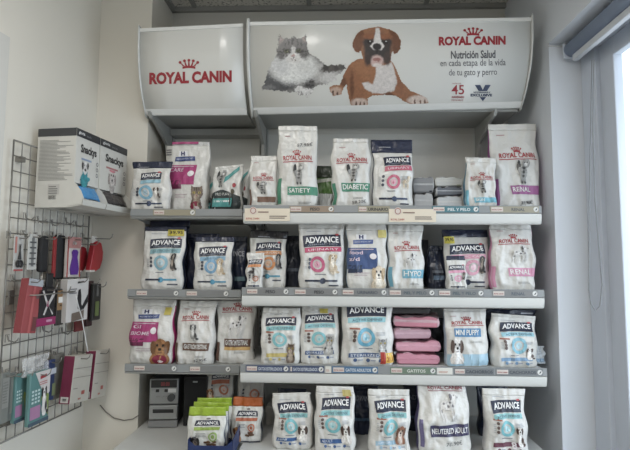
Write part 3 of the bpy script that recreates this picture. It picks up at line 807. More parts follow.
# side plates of the wide sign and the arms that carry the signs
def side_plate(u, par, S, o, th=.004):
    m = MB(); vs = []; n = 20
    for s in (0, 1):
        for j in range(n + 1):
            p = S(u, -.05 + 1.1 * j / n); p.x += (s - .5) * th
            q = p.copy(); q.y += .03; p.y -= .012; vs += [p, q]
    N = 2 * (n + 1); fs = []
    for j in range(n):
        a = 2 * j; fs += [(a, a + 1, a + 3, a + 2), (N + a, N + a + 2, N + a + 3, N + a + 1), (a, a + 2, N + a + 2, N + a), (a + 1, N + a + 1, N + a + 3, a + 3)]
    fs += [(0, N, N + 1, 1), (N - 2, N - 1, 2 * N - 1, 2 * N - 2)]
    m.add(vs, fs); return m.build('side_plate', mat('clear_edge', (206, 208, 206), .2), par, True)
side_plate(-.006, t1, S1, t1.location, .012); side_plate(1.002, t1, S1, t1.location); side_plate(-.004, t2, S2_, t2.location)
def arm(par, x, c, wid=.02):
    m = MB(); o = par.location; zb = c[2].z - o.z; yb = c[2].y - o.y; ye = YB - .06 - o.y
    m.prism([(yb - .02, zb + .004), (ye, zb + .004), (ye, zb - .17), (ye - .03, zb - .18), (ye - .06, zb - .09), (yb + .06, zb - .03), (yb, zb - .02)], 'x', x - wid / 2 - o.x, x + wid / 2 - o.x)
    m.build('support_arm', steel_l, par)
arm(t1, XM + .016, c1, .016); arm(t1, XR1 - .11, c1, .012); arm(t2, XL0 + .02, c2, .014)
m = MB(); o = t2.location
m.box(XL0 + .03 - o.x, XM - .01 - o.x, YB - .10 - o.y, YB - .03 - o.y, c2[2].z - o.z - .035, c2[2].z - o.z - .004); m.build('rear_beam', steel_l, t2)

# ------------------------------------------------------------------ price strips and cards in the rails
def strip(label, x0, x1, shelf, rgb, txt, left=False, tc=(44, 48, 54), tagc=(208, 196, 186), frac=.24, icon=True, group=None):
    Y = (YFL if left else YFR) - .0055
    z = (ZL if left else ZR)[shelf]
    a = atY(x0, 263, Y); b = atY(x1, 263, Y)
    # true x at the strip's own height
    yy = proj(Vector((0, Y, z - .015)))[1]
    a = atY(x0, yy, Y); b = atY(x1, yy, Y); w = (b.x - a.x) / 2
    t = thing('shelf_label', label, 'shelf label', ((a.x + b.x) / 2, Y, z - RH + .002), 0, group)
    MB().rbox(-w, w, -.0006, .0012, 0, RH - .005, .0005, ink(rgb)).build('label_strip', None, t)
    h = RH - .005
    S = lambda u, v: Vector((u * w, -.0012, v * h))
    d = Decal(S); d.rect(-.95, -.95 + 2 * frac, .18, .85, ink(tagc), 2, 1); tg = d.build('brand_tag', t)
    d = Decal(lambda u, v: Vector((u * w, -.0018, v * h))); d.text('ROYAL CANIN', -.92, -.99 + 2 * frac, .36, .55, ink((170, 60, 60)), .03); d.build('tag_lettering', tg)
    if icon:
        d = Decal(S); r = h * .38 / w; d.disc(.97 - r, .52, r, .38, ink((214, 214, 210)), 16); ic = d.build('round_icon', t)
        d = Decal(lambda u, v: Vector((u * w, -.0018, v * h))); d.poly([(.97 - 1.5 * r, .34), (.97 - .7 * r, .4), (.97 - .4 * r, .75), (.97 - .9 * r, .62)], ink((60, 62, 66))); d.build('icon_animal', ic)
    if txt:
        d = Decal(S); x0_ = -.95 + 2 * frac + .06; x1_ = .97 - (2.2 * h * .38 / w if icon else 0) - .04
        tw = min(x1_ - x0_, text2d(txt, .02)[2] * .48 * h / w * 1.05); x0_ += (x1_ - x0_ - tw) * .5
        d.text(txt, x0_, x0_ + tw, .24, .72, ink(tc), .02); d.build('lettering', t)
KH = (150, 143, 118); GL = (122, 124, 124)
strip('khaki PESO price strip under the tallest green-banded white bag', 289.5, 334, 0, (148, 128, 106), 'PESO')
strip('khaki URINARIO price strip on the top shelf left of the right cream card', 358, 390, 0, KH, 'URINARIO', icon=False)
strip('teal PIEL Y PELO price strip on the top shelf', 432, 479, 0, (62, 120, 132), 'PIEL Y PELO', tc=(214, 220, 220))
strip('khaki RENAL price strip at the right end of the top shelf', 490, 539, 0, KH, 'RENAL', tc=(80, 84, 90))
strip('grey PESO price strip at the left end of the wide bay second shelf', 246, 289, 1, GL, 'PESO')
strip('grey PESO price strip under the big pink-banded URINARY bag', 294, 338, 1, GL, 'PESO')
strip('grey URINARIO price strip under the blue-panelled bag with a curly dog', 341.6, 387, 1, GL, 'URINARIO', tc=(70, 80, 92))
strip('grey PIEL Y PELO price strip under the blue-banded white bag', 388.5, 435, 1, GL, 'PIEL Y PELO', tc=(70, 90, 100))
strip('grey PIEL Y PELO price strip behind the foot of the small pink pouch', 438, 484, 1, GL, 'PIEL Y PELO', tc=(70, 90, 100))
strip('grey RENAL price strip at the right end of the second shelf', 492, 538, 1, GL, 'RENAL', tc=(70, 84, 100))
strip('dark blue GATOS ESTERILIZADOS price strip at the left end of the third shelf', 245.6, 289, 2, (58, 74, 110), 'GATOS ESTERILIZADOS', tc=(196, 204, 216))
strip('dark blue GATOS ESTERILIZADOS price strip under the blue-barred cat bag', 289.5, 324, 2, (58, 74, 110), 'GATOS ESTERILIZADOS', tc=(196, 204, 216), frac=.05)
strip('bright blue GATOS ADULTOS price strip on the third shelf', 332, 378, 2, (66, 110, 150), 'GATOS ADULTOS', tc=(206, 214, 222))
strip('green GATITOS price strip on the third shelf under the pink packs', 390, 436, 2, (104, 124, 104), 'GATITOS', tc=(214, 216, 206))
strip('grey CACHORROS price strip on the third shelf under the light blue puppy bag', 454, 494, 2, (112, 116, 118), 'CACHORROS', tc=(60, 68, 78), icon=False)
strip('grey CACHORROS price strip at the right end of the third shelf', 495.5, 543, 2, (112, 116, 118), 'CACHORROS', tc=(60, 68, 78))
strip('khaki price strip on the top shelf of the narrow bay', 153, 195.5, 0, KH, '', True)
strip('blank grey price strip under the narrow bay bag with a yellow sticker', 135.5, 179, 1, GL, '', True)
strip('blank grey price strip under the shorter bag with a blue ring', 185.5, 229, 1, GL, '', True)
strip('blank grey price strip under the pink-panelled bag with a poodle', 133, 177, 2, GL, '', True)
strip('blank grey price strip under the bag with a spotted dog', 189, 231, 2, GL, '', True)
def card(label, x0, x1, y0, y1, shelf):
    Y = YFR - .0056
    a = atY(x0, y1, Y); b = atY(x1, y0, Y); w = (b.x - a.x) / 2; h = b.z - a.z
    t = thing('price_card', label, 'price card', ((a.x + b.x) / 2, Y, a.z), 0)
    MB().rbox(-w, w, -.0008, .0012, 0, h, .0006, ink((222, 208, 184))).build('card', None, t)
    d = Decal(lambda u, v: Vector((u * w, -.0016, v * h)))
    d.text('ROYAL CANIN', -.92, -.35, .12, .26, ink((186, 60, 50)), .02); d.disc(-.62, .82, .16, .3, ink((214, 200, 190)), 16); d.build('card_lettering', t)
    d = Decal(lambda u, v: Vector((u * w, -.0022, v * h))); d.disc(-.62, .82, .13, .25, ink((176, 110, 96)), 16, .75); d.lines(-.4, .1, .66, .82, 1, ink((140, 110, 96)), .6); d.lines(.1, .9, .2, .5, 2, ink((120, 104, 94)), .45); d.build('card_print', t)
card('cream paper price card at the left end of the top shelf', 244.5, 290, 208.5, 221, 0)
card('cream paper price card clipped mid-way along the top shelf', 389, 436, 209, 222, 0)
def sticker_small(label, x0, x1, shelf):
    Y = YFR - .0058; z = ZR[shelf]; yy = proj(Vector((0, Y, z - .015)))[1]
    a = atY(x0, yy, Y); b = atY(x1, yy, Y); w = (b.x - a.x) / 2
    t = thing('price_ticket', label, 'price ticket', ((a.x + b.x) / 2, Y, z - RH + .002))
    MB().rbox(-w, w, -.0006, .0012, 0, .025, .0005, ink((214, 212, 202))).build('ticket', None, t)
    d = Decal(lambda u, v: Vector((u * w, -.0012, v * .025))); d.lines(-.8, .4, .25, .6, 2, ink((196, 130, 110)), .4, .1); d.build('ticket_print', t)
sticker_small('white price ticket between the green and the grey strip on the third shelf', 437, 452.5, 2)
sticker_small('small white ticket left of the bright blue strip on the third shelf', 325.3, 331, 2)

# ------------------------------------------------------------------ bags on the shelves
bag_of = 'pet food bag'
YR0 = YFR + .022; YL0 = YFL + .016
def zR(i): return ZR[i] - .006
def zL(i): return ZL[i] - .006
NV = (36, 42, 66)
# narrow bay, top shelf
b = Bag('food_pouch', 'small white pouch with a navy top on the narrow bay top shelf', 'food pouch', (131.5, 171, 162, 209), YL0, zL(0), .05, seal=NV, seal_t=.86, wr=1.2)
adv(b, (140, 190, 210), '', (120, 176, 204), (60, 76, 110), ('dog_sit', TRI), (-.5, .6, .62, .76), .14, style=2, ringuv=(-.08, .36), petpos=(.3, .24, .36, .2))
b = Bag('food_bag', 'tall white bag with a pink panel and a tabby cat, top shelf', bag_of, (169.5, 209, 142.5, 210), YL0 + .062, zL(0), .08, wr=.8, seal_t=.95, seal=(196, 196, 194))
hills(b, words=('CARE',), pu=(-.98, .4), pv=(.38, .66), petpos=(.12, .0, .84, .38))
d = b.decal(3); d.rect(-.98, .5, .965, .998, ink((186, 60, 122)), 6, 1); d.build('opening_strip', b.root)
b = Bag('food_bag', 'white bag mostly hidden behind the pink-panelled cat bag', bag_of, (164, 198, 146, 207), YL0 + .17, zL(0), .07, wr=.8); d = b.decal(); d.lines(-.95, -.6, .86, .96, 3, ink((120, 120, 130))); d.build('printed_details', b.root)
def purina(box, Y, label, yaw=0):
    b = Bag('food_bag', label, bag_of, box, Y, zL(0), .05, wr=1.1, body=(214, 214, 210), yaw=yaw, skew=.08, toptilt=.05, seal_t=.94)
    dk = ink((46, 56, 58)); tl = ink((70, 160, 158))
    d = b.decal(1)
    d.mb = MB()
    N = 10
    vs = []; fs = []
    for j in range(N + 1):
        for i in range(N + 1):
            u = -.96 + 1.92 * i / N; top = .48 - .16 * abs(i / N - .35) / .65 * 1.0
            vs.append(b.S(u, .03 + (top - .03) * j / N))
    for j in range(N):
        for i in range(N): k = j * (N + 1) + i; fs.append((k, k + 1, k + N + 2, k + N + 1))
    d.mb.add(vs, fs, dk); d.build('dark_base', b.root)['label'] = 'dark lower half'
    d = b.decal(1); nn = 8
    for i in range(nn):
        a0 = i / nn; a1 = (i + 1) / nn
        d.poly([(-.1 + .9 * a0, .60 + .28 * a0), (-.1 + .9 * a1, .60 + .28 * a1), (-.1 + .9 * a1, .74 + .26 * a1 - .04 * a1), (-.1 + .9 * a0, .74 + .26 * a0 - .04 * a0)], tl)
    d.build('diagonal_band', b.root)
    d = b.decal(2); d.rect(-.9, .45, .1, .28, tl, 6, 2); d.rect(-.85, .35, .2, .24, ink((220, 226, 226)), 4, 1); d.text('PRO PLAN', -.7, .2, .34, .4, ink((190, 194, 190)), .01); d.disc(.62, .55, .12, .05, ink((186, 60, 70)), 10); d.disc(.5, .42, .14, .06, ink((96, 88, 70)), 10); d.build('printed_details', b.root)
    b.pet('cat_stand', GREY, -.75, .52, .75, .4)
purina((212, 242, 166, 210), YL0 + .03, 'white and black bag with a teal diagonal on the narrow bay top shelf', R(-6))
purina((231, 249, 170, 210), YL0 + .10, 'black and white bag with a teal corner half hidden behind its twin', R(-4))
purina((204.5, 216, 176, 210), YL0 + .145, 'teal-marked dark bag seen in the gap beside the tabby cat bag')
# wide bay, top shelf
b = Bag('food_bag', 'short white bag with a brown band beside the tallest green-banded bag', bag_of, (250, 277, 156, 206.5), YR0 + .01, zR(0), .06); rcan(b, (120, 84, 66), '', vlogo=.52, petv=(-.3, .25, .7, .22), bandv=(.1, .2), bandu=(-.4, .9))
b = Bag('food_bag', 'tallest white bag with a green SATIETY band on the top shelf', bag_of, (277.5, 317.5, 126, 206.5), YR0, zR(0), .08, wr=1.1, seal_t=.94); rcan(b, (62, 140, 108), 'SATIETY', price='57,95€', pricev=.73, pu=(.05, .75), vlogo=.55, petv=(-.2, .26, .6, .24), bandv=(.14, .24))
b = Bag('food_bag', 'white bag with a green DIABETIC band and handwritten price on the wide top shelf', bag_of, (331.5, 370, 139, 206.5), YR0, zR(0), .075, wr=1.1, seal_t=.95); rcan(b, (62, 140, 108), 'DIABETIC', price='58,20€', vlogo=.64, petv=(-.2, .36, .6, .24), bandv=(.22, .34))
b = Bag('food_bag', 'green bag standing in the gap between two tall white green-banded bags', bag_of, (316, 334, 166, 206), YR0 + .12, zR(0), .06, body=(86, 124, 62), seal=(60, 70, 56), seal_t=.72); d = b.decal(); d.rect(-.9, .9, .03, .36, ink((200, 204, 204)), 5, 3); d.rect(-.9, .9, .62, .7, ink((196, 200, 190)), 4, 1, .05); d.build('printed_details', b.root)
b = Bag('food_bag', 'white bag with a navy top and pink URINARY band on the wide top shelf', bag_of, (372, 413, 140, 206.5), YR0, zR(0), .08, seal=NV, seal_t=.80, side=NV); adv(b, (206, 90, 116), 'URINARY', (206, 96, 122), (60, 76, 110), ('dog_stand', CREAM), (-.52, .9, .60, .73), .12, style=2, btc=(240, 220, 226), ringuv=(.02, .36), petpos=(.5, .26, .36, .16))
# flat packs lying in a pile (top shelf and third shelf)
def flat_pack(label, x0, x1, y0, y1, Y, z, depth, body, front, group, cat='food pouch', tilt=0, mark=None, lift=0, labelrgb=(200, 200, 200), name='flat_pouch', nm_top=True):
    a = atY(x0, (y0 + y1) / 2, Y); b = atY(x1, (y0 + y1) / 2, Y); w = (b.x - a.x) / 2; h = a.z * 0 + (atY(x0, y0, Y).z - atY(x0, y1, Y).z)
    t = thing(name, label, cat, ((a.x + b.x) / 2, Y, z), tilt, group)
    sd = random.random() * 50
    def P(u, v, top):
        e = (max(0, 1 - abs(u) ** 22)) ** .35 * (max(0, 1 - abs(2 * v - 1) ** 22)) ** .35
        n1 = noise.noise(Vector((u * 2 + sd, v * 4, 2 if top else 9)))
        zz = h * .5 + (h * (.5 * e) + (.012 * n1 - .004) * e if top else -h * .5 * e)
        return Vector((u * w, v * depth, zz))
    m = MB(); N = 18; vs = []
    for top in (1, 0):
        for j in range(N + 1):
            for i in range(N + 1):
                s = -math.cos(math.pi * i / N); q = (1 - math.cos(math.pi * j / N)) / 2
                vs.append(P(s, q, top))
    W = N + 1; K = W * W; fs = []
    for j in range(N):
        for i in range(N):
            k = j * W + i; fs += [(k, k + 1, k + W + 1, k + W), (K + k, K + k + W, K + k + W + 1, K + k + 1)]
    m.add(vs, fs, film(body, .3)); o = m.build('pouch_body', None, t, True)
    # printed front edge of the pack
    d = Decal(lambda u, v: (lambda p: Vector((p.x, p.y - .003, p.z + .0005)))(P(u, .012 + .1 * abs(v - .5) * 2, v > .5)))
    d.rect(-.9, .9, .12, .88, ink(front), 10, 6); fe = d.build('front_edge', t)
    d = Decal(lambda u, v: (lambda p: Vector((p.x, p.y - .004, p.z + .0015)))(P(u, .012 + .1 * abs(v - .5) * 2, v > .5)))
    d.rect(-.7, -.1, .55, .8, ink(labelrgb), 5, 2)
    if mark: d.poly([(.3, .3), (.45, .75), (.6, .7), (.5, .35)], ink(mark)); d.rect(.55, .8, .3, .5, ink(mark), 2, 2)
    d.build('front_print', fe)
    return t
zt = zR(0); PX = .00396
gp = 'flat pouches lying in a pile on the top shelf'
flat_pack('grey flat pouch, lower of two beside the pink URINARY bag', 414, 433, 189, 206, YR0 + .06, zt, .2, (176, 178, 178), (168, 170, 170), gp, mark=(50, 54, 60))
flat_pack('grey flat pouch, upper of two beside the pink URINARY bag', 413, 434, 171, 188, YR0 + .07, zt + 17.5 * PX, .2, (170, 172, 172), (128, 130, 132), gp, mark=(60, 64, 70))
flat_pack('pale flat pouch with red print at the bottom of the grey pile', 437, 462, 192, 206, YR0 + .05, zt, .2, (200, 202, 200), (190, 194, 196), gp, mark=(176, 70, 70))
flat_pack('dark flat pouch in the middle of the grey pile', 436, 463, 182, 191.5, YR0 + .06, zt + 14.5 * PX, .2, (180, 184, 188), (96, 102, 112), gp, mark=(60, 64, 70))
flat_pack('white flat pouch with green marks on top of the grey pile', 435, 463, 171, 181.5, YR0 + .07, zt + 24.5 * PX, .2, (196, 198, 192), (188, 190, 186), gp, mark=(130, 150, 80))
b = Bag('food_bag', 'small white bag with a light blue band beside the grey pile', bag_of, (465, 495, 158, 206), YR0, zR(0), .06, side=(70, 130, 160), wr=1.5, skew=.05, taper=.0, toptilt=-.02); rcan(b, (110, 186, 210), 'SKIN', vlogo=.55, petv=(-.2, .28, .55, .24), bandv=(.1, .2), stripe=True)
b = Bag('food_bag', 'tall white bag with a magenta RENAL band on the top shelf', bag_of, (490.5, 538, 124, 206.5), YR0 + .075, zR(0), .085, wr=1.2, seal_t=.93, side=(150, 80, 140)); rcan(b, (168, 86, 150), 'RENAL', price='31,90€', vlogo=.58, petv=(0, .28, .5, .27), bandv=(.17, .27), bandu=(-.3, .98), pu=(.05, .6))

# second shelf, narrow bay
b = Bag('food_bag', 'white bag with a yellow price sticker on the narrow bay second shelf', bag_of, (143, 185, 227, 290), YL0, zL(1), .08, seal=NV, seal_t=.93, side=NV, wr=1.0, skew=.03); adv(b, (128, 178, 188), 'GASTROENTERIC', (126, 178, 198), (70, 150, 186), ('dog_sit', DARK), (-.62, .8, .65, .80), .16, style=2, btc=(90, 120, 130), ringuv=(-.02, .42), slant=.015, petpos=(.42, .3, .36, .24)); b.sticker(.1, .9, .85, .95, '39,95', rgb=(196, 178, 48))
b = Bag('food_bag', 'dark navy bag behind the yellow-stickered bag, its top showing', bag_of, (150, 189, 221, 289), YL0 + .13, zL(1), .07, body=NV)
b = Bag('food_bag', 'shorter white bag with a navy top and blue ring, narrow bay second shelf', bag_of, (194.5, 234, 237, 290), YL0, zL(1), .08, seal=NV, seal_t=.90, side=NV, skew=-.02); adv(b, (128, 176, 208), 'GASTROENTERIC', (110, 164, 204), (70, 150, 186), ('dog_sit', CREAM), (-.66, .68, .63, .80), .16, style=2, btc=(90, 120, 140), petpos=(.22, .28, .5, .28))
b = Bag('food_bag', 'navy bag standing behind the shorter bag on the narrow bay second shelf', bag_of, (187, 218, 234, 289), YL0 + .12, zL(1), .06, body=NV)
b = Bag('food_bag', 'dark navy bag with pale lettering behind the slim orange-striped pouch', bag_of, (220, 247, 237, 289), YL0 + .11, zL(1), .07, body=(44, 52, 74)); d = b.decal(2); d.text('ADVANCE', -.7, .9, .62, .72, ink((170, 176, 186)), .02); d.rect(-.6, .9, .16, .24, ink((96, 130, 140)), 4, 1); d.build('brand_lettering', b.root)
# second shelf, wide bay
b = Bag('food_bag', 'white bag with an orange band and ring and dark top on the second shelf', bag_of, (249, 287, 231, 289), YR0 + .05, zR(1), .08, seal=(44, 42, 46), seal_t=.86, side=NV, wr=1.5, skew=.02, toptilt=-.03); adv(b, (214, 140, 86), 'WEIGHT BALANCE', (220, 140, 84), (76, 156, 186), ('dog_sit', DARK), (-.66, .72, .64, .78), .2, style=2, btc=(240, 222, 206), ringuv=(.12, .42), petpos=(.45, .32, .34, .24))
b = Bag('food_pouch', 'slim white pouch with an orange stripe standing before the orange-banded bag', 'food pouch', (246.5, 263, 253, 290), YR0 - .012, zR(1), .03, wr=.6); adv(b, (220, 140, 84), '', (196, 130, 100), (60, 76, 110), ('dog_stand', DARK), (-.8, .85, .68, .80), .08, style=2, petpos=(-.6, .3, .8, .25), ringuv=(.2, .28))
b = Bag('food_bag', 'big white bag with a pink URINARY band and ring on the second shelf', bag_of, (299, 344, 224.5, 289), YR0, zR(1), .09, wr=1.2, seal_t=.94); adv(b, (206, 70, 108), 'URINARY', (204, 84, 124), (52, 60, 84), ('dog_sit', CREAM), (-.8, .84, .64, .82), .12, style=2, btc=(240, 214, 222), ringuv=(-.14, .37), petpos=(.32, .22, .5, .28))
b = Bag('food_bag', 'white bag with a deep blue panel and a curly dog', bag_of, (347, 386.5, 224, 289), YR0, zR(1), .08, wr=.9, side=(150, 178, 200)); hills(b, (58, 84, 140), ('food', 'z/d'), ('dog_bust', CREAM), (-.98, .45), (.30, .62), (.12, .01, .86, .36), .68, (60, 90, 160), None); b.sticker(.55, .95, .78, .9, '', rgb=(206, 190, 96))
b = Bag('food_bag', 'white bag with a light blue band and two dogs on the second shelf', bag_of, (388, 423.5, 225, 289), YR0 + .01, zR(1), .07, wr=1.2); rcan(b, (104, 176, 204), 'HYPO', ('dog_stand', ((205, 203, 200), (60, 58, 60), (220, 220, 218))), vlogo=.6, petv=(-.2, .33, .75, .2), bandv=(.17, .3), bandu=(-.3, .95))
b = Bag('food_bag', 'dark navy slumped bag in the gap of the second shelf', bag_of, (426, 447, 246, 289), YR0 + .09, zR(1), .08, body=(40, 46, 62), taper=.25); d = b.decal(); d.rect(-.5, .8, .2, .3, ink((96, 120, 144)), 3, 1); d.rect(-.6, .5, .36, .42, ink((110, 118, 130)), 3, 1); d.build('printed_details', b.root)
b = Bag('food_bag', 'white bag with a navy top, yellow sticker and pink band on the second shelf', bag_of, (443.5, 487.5, 230, 289), YR0 + .055, zR(1), .08, seal=NV, seal_t=.87, side=NV, wr=1.1, skew=.02); adv(b, (222, 150, 174), 'ATOPIC CARE', (228, 160, 184), (46, 54, 80), ('dog_sit', DARK), (-.72, .76, .58, .74), .12, style=2, btc=(240, 224, 230), ringuv=(.2, .36), petpos=(.45, .26, .36, .26)); b.sticker(-.95, -.5, .76, .88, '39,95', rgb=(214, 198, 52))
b = Bag('food_pouch', 'small white pouch with a navy top overhanging the second shelf edge', 'food pouch', (447, 466, 256, 290), YR0 - .012, zR(1), .03, seal=NV, seal_t=.87, wr=.5); adv(b, (226, 150, 180), '', (226, 150, 180), (46, 54, 80), ('dog_sit', DARK), (-.75, .8, .58, .72), .1, style=2, ringuv=(.1, .34), petpos=(.4, .3, .4, .2))
b = Bag('food_bag', 'crinkled white bag with a pink RENAL band on the second shelf', bag_of, (489.5, 533.5, 222.5, 289), YR0 + .01, zR(1), .08, wr=1.6, taper=.03, skew=.03, side=(196, 120, 160)); rcan(b, (216, 140, 174), 'RENAL', ('dog_stand', ((205, 203, 200), (70, 66, 68), (220, 220, 218))), vlogo=.68, petv=(-.15, .4, .8, .22), bandv=(.2, .32), bandu=(-.25, .95))
# third shelf, narrow bay
b = Bag('food_bag', 'white bag with a pink BIOME panel and a brown poodle on the third shelf', bag_of, (131, 175, 300, 365), YL0, zL(2), .08, wr=.9, side=(186, 52, 122)); hills(b, words=('GI', 'BIOME'), pet=('dog_bust', POODLE), pu=(-.98, .36), pv=(.34, .65), petpos=(.02, .0, .92, .42), logo_v=.70); b.sticker(.52, .86, .76, .88, '', rgb=(196, 176, 60))
b = Bag('food_bag', 'white bag with a brown band and a sitting dog on the narrow third shelf', bag_of, (177.5, 215, 301, 365), YL0, zL(2), .075, wr=1.1); rcan(b, (110, 76, 60), 'GASTROINTESTINAL', ('dog_sit', GREY), vlogo=.70, petv=(-.25, .38, .5, .24), bandv=(.22, .34), bandu=(-.55, .8), price='42,95€')
b = Bag('food_bag', 'white bag with a spotted dog and brown and orange bands on the third shelf', bag_of, (216.5, 255, 301, 365), YL0 + .03, zL(2), .08, wr=1.2, skew=.03); rcan(b, (104, 72, 58), 'GASTROINTESTINAL', ('dog_stand', ((200, 198, 196), (60, 58, 58), (220, 220, 218))), band2=(206, 160, 84), vlogo=.83, petv=(-.4, .44, .9, .3), bandv=(.27, .4), bandu=(-.55, .9))
# third shelf, wide bay
b = Bag('food_bag', 'white bag with a yellow bar and a small cat on the third shelf', bag_of, (261, 300, 308, 365.5), YR0, zR(2), .075, wr=1.2, skew=.03); adv(b, (130, 196, 200), 'ACTIVE DEFENSE', (116, 188, 196), (200, 180, 96), ('cat_bust', TABBY), (-.72, .76, .68, .82), .17, petpos=(.3, .04, .5, .3), bartxt='')
b = Bag('food_bag', 'white bag with a blue bar and a grey cat on the third shelf', bag_of, (300.5, 339, 306, 365.5), YR0 + .01, zR(2), .075, wr=1.0); adv(b, (136, 200, 206), 'ACTIVE DEFENSE', (116, 188, 196), (62, 92, 142), ('cat_bust', GREY), (-.76, .8, .70, .84), .2, petpos=(.22, .18, .56, .28), bartxt='STERILIZED'); d = b.decal(3); d.rect(.05, .5, .87, .95, ink((186, 170, 50)), 3, 1); p = d.build('price_sticker', b.root); p['label'] = 'yellow price sticker'
b = Bag('food_bag', 'large white bag with an orange and red price sticker, third shelf', bag_of, (341, 393, 300, 367), YR0 - .01, zR(2), .09, wr=1.3); adv(b, (136, 200, 210), 'ACTIVE DEFENSE', (96, 176, 208), (62, 92, 142), ('cat_bust', GREY), (-.8, .76, .74, .91), .17, petpos=(.36, .16, .44, .24), bartxt='STERILIZED ADULT'); b.sticker(.48, .98, .06, .21, '21.1', rgb=(236, 186, 60), red=True)
zt = zR(2); gp = 'pink flat packs piled on the third shelf'
flat_pack('pink flat pack, lowest in the pile on the third shelf', 397, 440, 354, 366, YR0 + .03, zt, .22, (196, 132, 150), (206, 130, 152), gp, labelrgb=(214, 168, 180))
flat_pack('pink flat pack, second from the bottom of the pile', 396, 441, 343, 354.5, YR0 + .035, zt + 12.4 * PX, .22, (204, 150, 166), (210, 142, 162), gp, labelrgb=(206, 196, 196))
flat_pack('mauve flat pack, third from the bottom of the pile', 394, 432, 332, 343, YR0 + .045, zt + 24.5 * PX, .22, (186, 150, 162), (182, 138, 152), gp, tilt=R(7), labelrgb=(196, 182, 186))
flat_pack('pink and silver flat pack, topmost of the pink pile', 393, 439, 320, 332, YR0 + .04, zt + 36.5 * PX, .22, (206, 170, 180), (214, 130, 152), gp, tilt=R(-11), labelrgb=(196, 192, 194))
flat_pack('dark grey flat bag lying on top of the pink pile', 390, 431, 309, 319.5, YR0 + .06, zt + 49 * PX, .22, (60, 58, 60), (58, 56, 58), None, labelrgb=(70, 68, 70))
b = Bag('food_bag', 'white and light blue bag with a puppy on the third shelf', bag_of, (444, 487, 309, 366), YR0, zR(2), .08, wr=1.0, seal_t=.96, side=(170, 190, 204))
d = b.decal(1); d.rect(-.97, .97, .02, .22, ink((160, 200, 222)), 10, 4, .02); d.build('pale_base', b.root)
rcan(b, (60, 130, 186), 'MINI PUPPY', ('dog_bust', ((212, 208, 204), (96, 82, 76), (230, 228, 226))), vlogo=.72, petv=(-.85, .06, .62, .42), bandv=(.52, .66), bandu=(-.62, .62), stripe=False)
b = Bag('food_bag', 'wide white bag with a pale blue ring at the third shelf right end', bag_of, (490, 536, 315, 367), YR0, zR(2), .08, wr=1.3, skew=.05, seal_t=.96, toptilt=-.06); adv(b, (150, 206, 222), 'ACTIVE DEFENSE', (126, 192, 214), (120, 160, 200), ('dog_sit', TRI), (-.62, .84, .68, .85), .16, petpos=(.42, .16, .44, .2), ringuv=(.1, .42))
b = Bag('food_bag', 'navy bag whose top shows behind the wide bag with a pale blue ring', bag_of, (486, 536, 310, 365), YR0 + .11, zR(2), .07, body=NV); d = b.decal(); d.lines(.4, .9, .92, .96, 1, ink((180, 186, 196)), .7); d.build('printed_details', b.root)
b = Bag('food_pouch', 'small clear-white pouch leaning at the right end of the third shelf', 'food pouch', (533, 545, 346, 368), YR0 + .085, zR(2), .03, wr=.8, body=(206, 214, 220), side=(190, 200, 212)); d = b.decal(); d.rect(-.8, .8, .1, .3, ink((150, 180, 206)), 3, 1); d.build('printed_details', b.root)

for lab, x0, x1, y0, Yb, zz, rgb in (('dark bag in the gap between the orange-ringed and the pink URINARY bag', 283, 303, 236, 2.03, zR(1), (44, 48, 62)),
        ('dark bag behind the blue-banded bag with two dogs', 404, 430, 240, 2.09, zR(1), (52, 56, 66)), ('dark grey bag standing behind the pink packs', 404, 446, 318, 2.17, zR(2), (70, 70, 76)),
        ('dark bag behind the spotted dog bag on the narrow third shelf', 232, 252, 312, 2.1, zL(2), (48, 50, 60))):
    b = Bag('food_bag', lab, bag_of, (x0, x1, y0, 450), Yb, zz, .06, body=rgb); d = b.decal(); d.rect(-.7, .8, .3, .36, ink((90, 100, 116)), 4, 1); d.build('printed_details', b.root)

# base deck
zd = ZDECK
def YD(y): return YFR + .02
# micro hi-fi and its speaker
Yh = 2.07
a = atY(149.5, 404, Yh); b2 = atY(177.5, 404, Yh); w = (b2.x - a.x) / 2; h = atY(163, 379, Yh).z - zd
t = thing('stereo', 'small silver stereo system standing on the base deck by the wall corner', 'stereo', ((a.x + b2.x) / 2, Yh, zd), R(6))
dkg = mat('stereo_case', (70, 72, 74), .4); sil = mat('stereo_silver', (158, 160, 160), .35, .2); blk = mat('stereo_black', (34, 35, 37), .3)
m = MB(); m.rbox(-w, w, .012, .2, .008, h, .004); m.build('case', dkg, t)
m = MB(); m.rbox(-w, w, 0, .014, h * .48, h, .004); m.build('upper_panel', sil, t)
m = MB(); m.rbox(-w * .98, w * .98, -.004, .014, h * .16, h * .46, .005); td = m.build('tape_door', sil, t)
m = MB(); m.rbox(-w * .72, w * .72, -.007, -.003, h * .30, h * .38, .002); m.build('door_slot', blk, td)
m = MB(); m.prism([(-.012, .004), (.02, .004), (.02, h * .14), (.0, h * .14)], 'x', -w, w); m.build('foot_plinth', mat('stereo_grey', (112, 114, 115), .4), t)
m = MB(); m.rbox(-w * .9, w * .9, -.003, .003, h * .82, h * .98, .002); ds = m.build('display', blk, t)
d = Decal(lambda u, v: Vector((u * w, -.004, v * h))); d.text('88:88', -.2, .4, .86, .94, mat('display_digits', (150, 60, 66), .5), .01); d.build('display_digits', ds)
m = MB(); m.tube([(w * .55, 0, h * .62), (w * .55, -.014, h * .62)], w * .25, n=20); kn = m.build('volume_knob', dkg, t)
for k in range(4):
    MB().tube([(-w * .5 + k * w * .22, 0, h * .62), (-w * .5 + k * w * .22, -.005, h * .62)], .0045, n=10).build('button', sil, t)
for k in range(4):
    MB().rbox(-w * .85 + k * w * .3, -w * .62 + k * w * .3, -.004, .002, h * .73, h * .79, .0012).build('button', blk if k % 2 else sil, t)
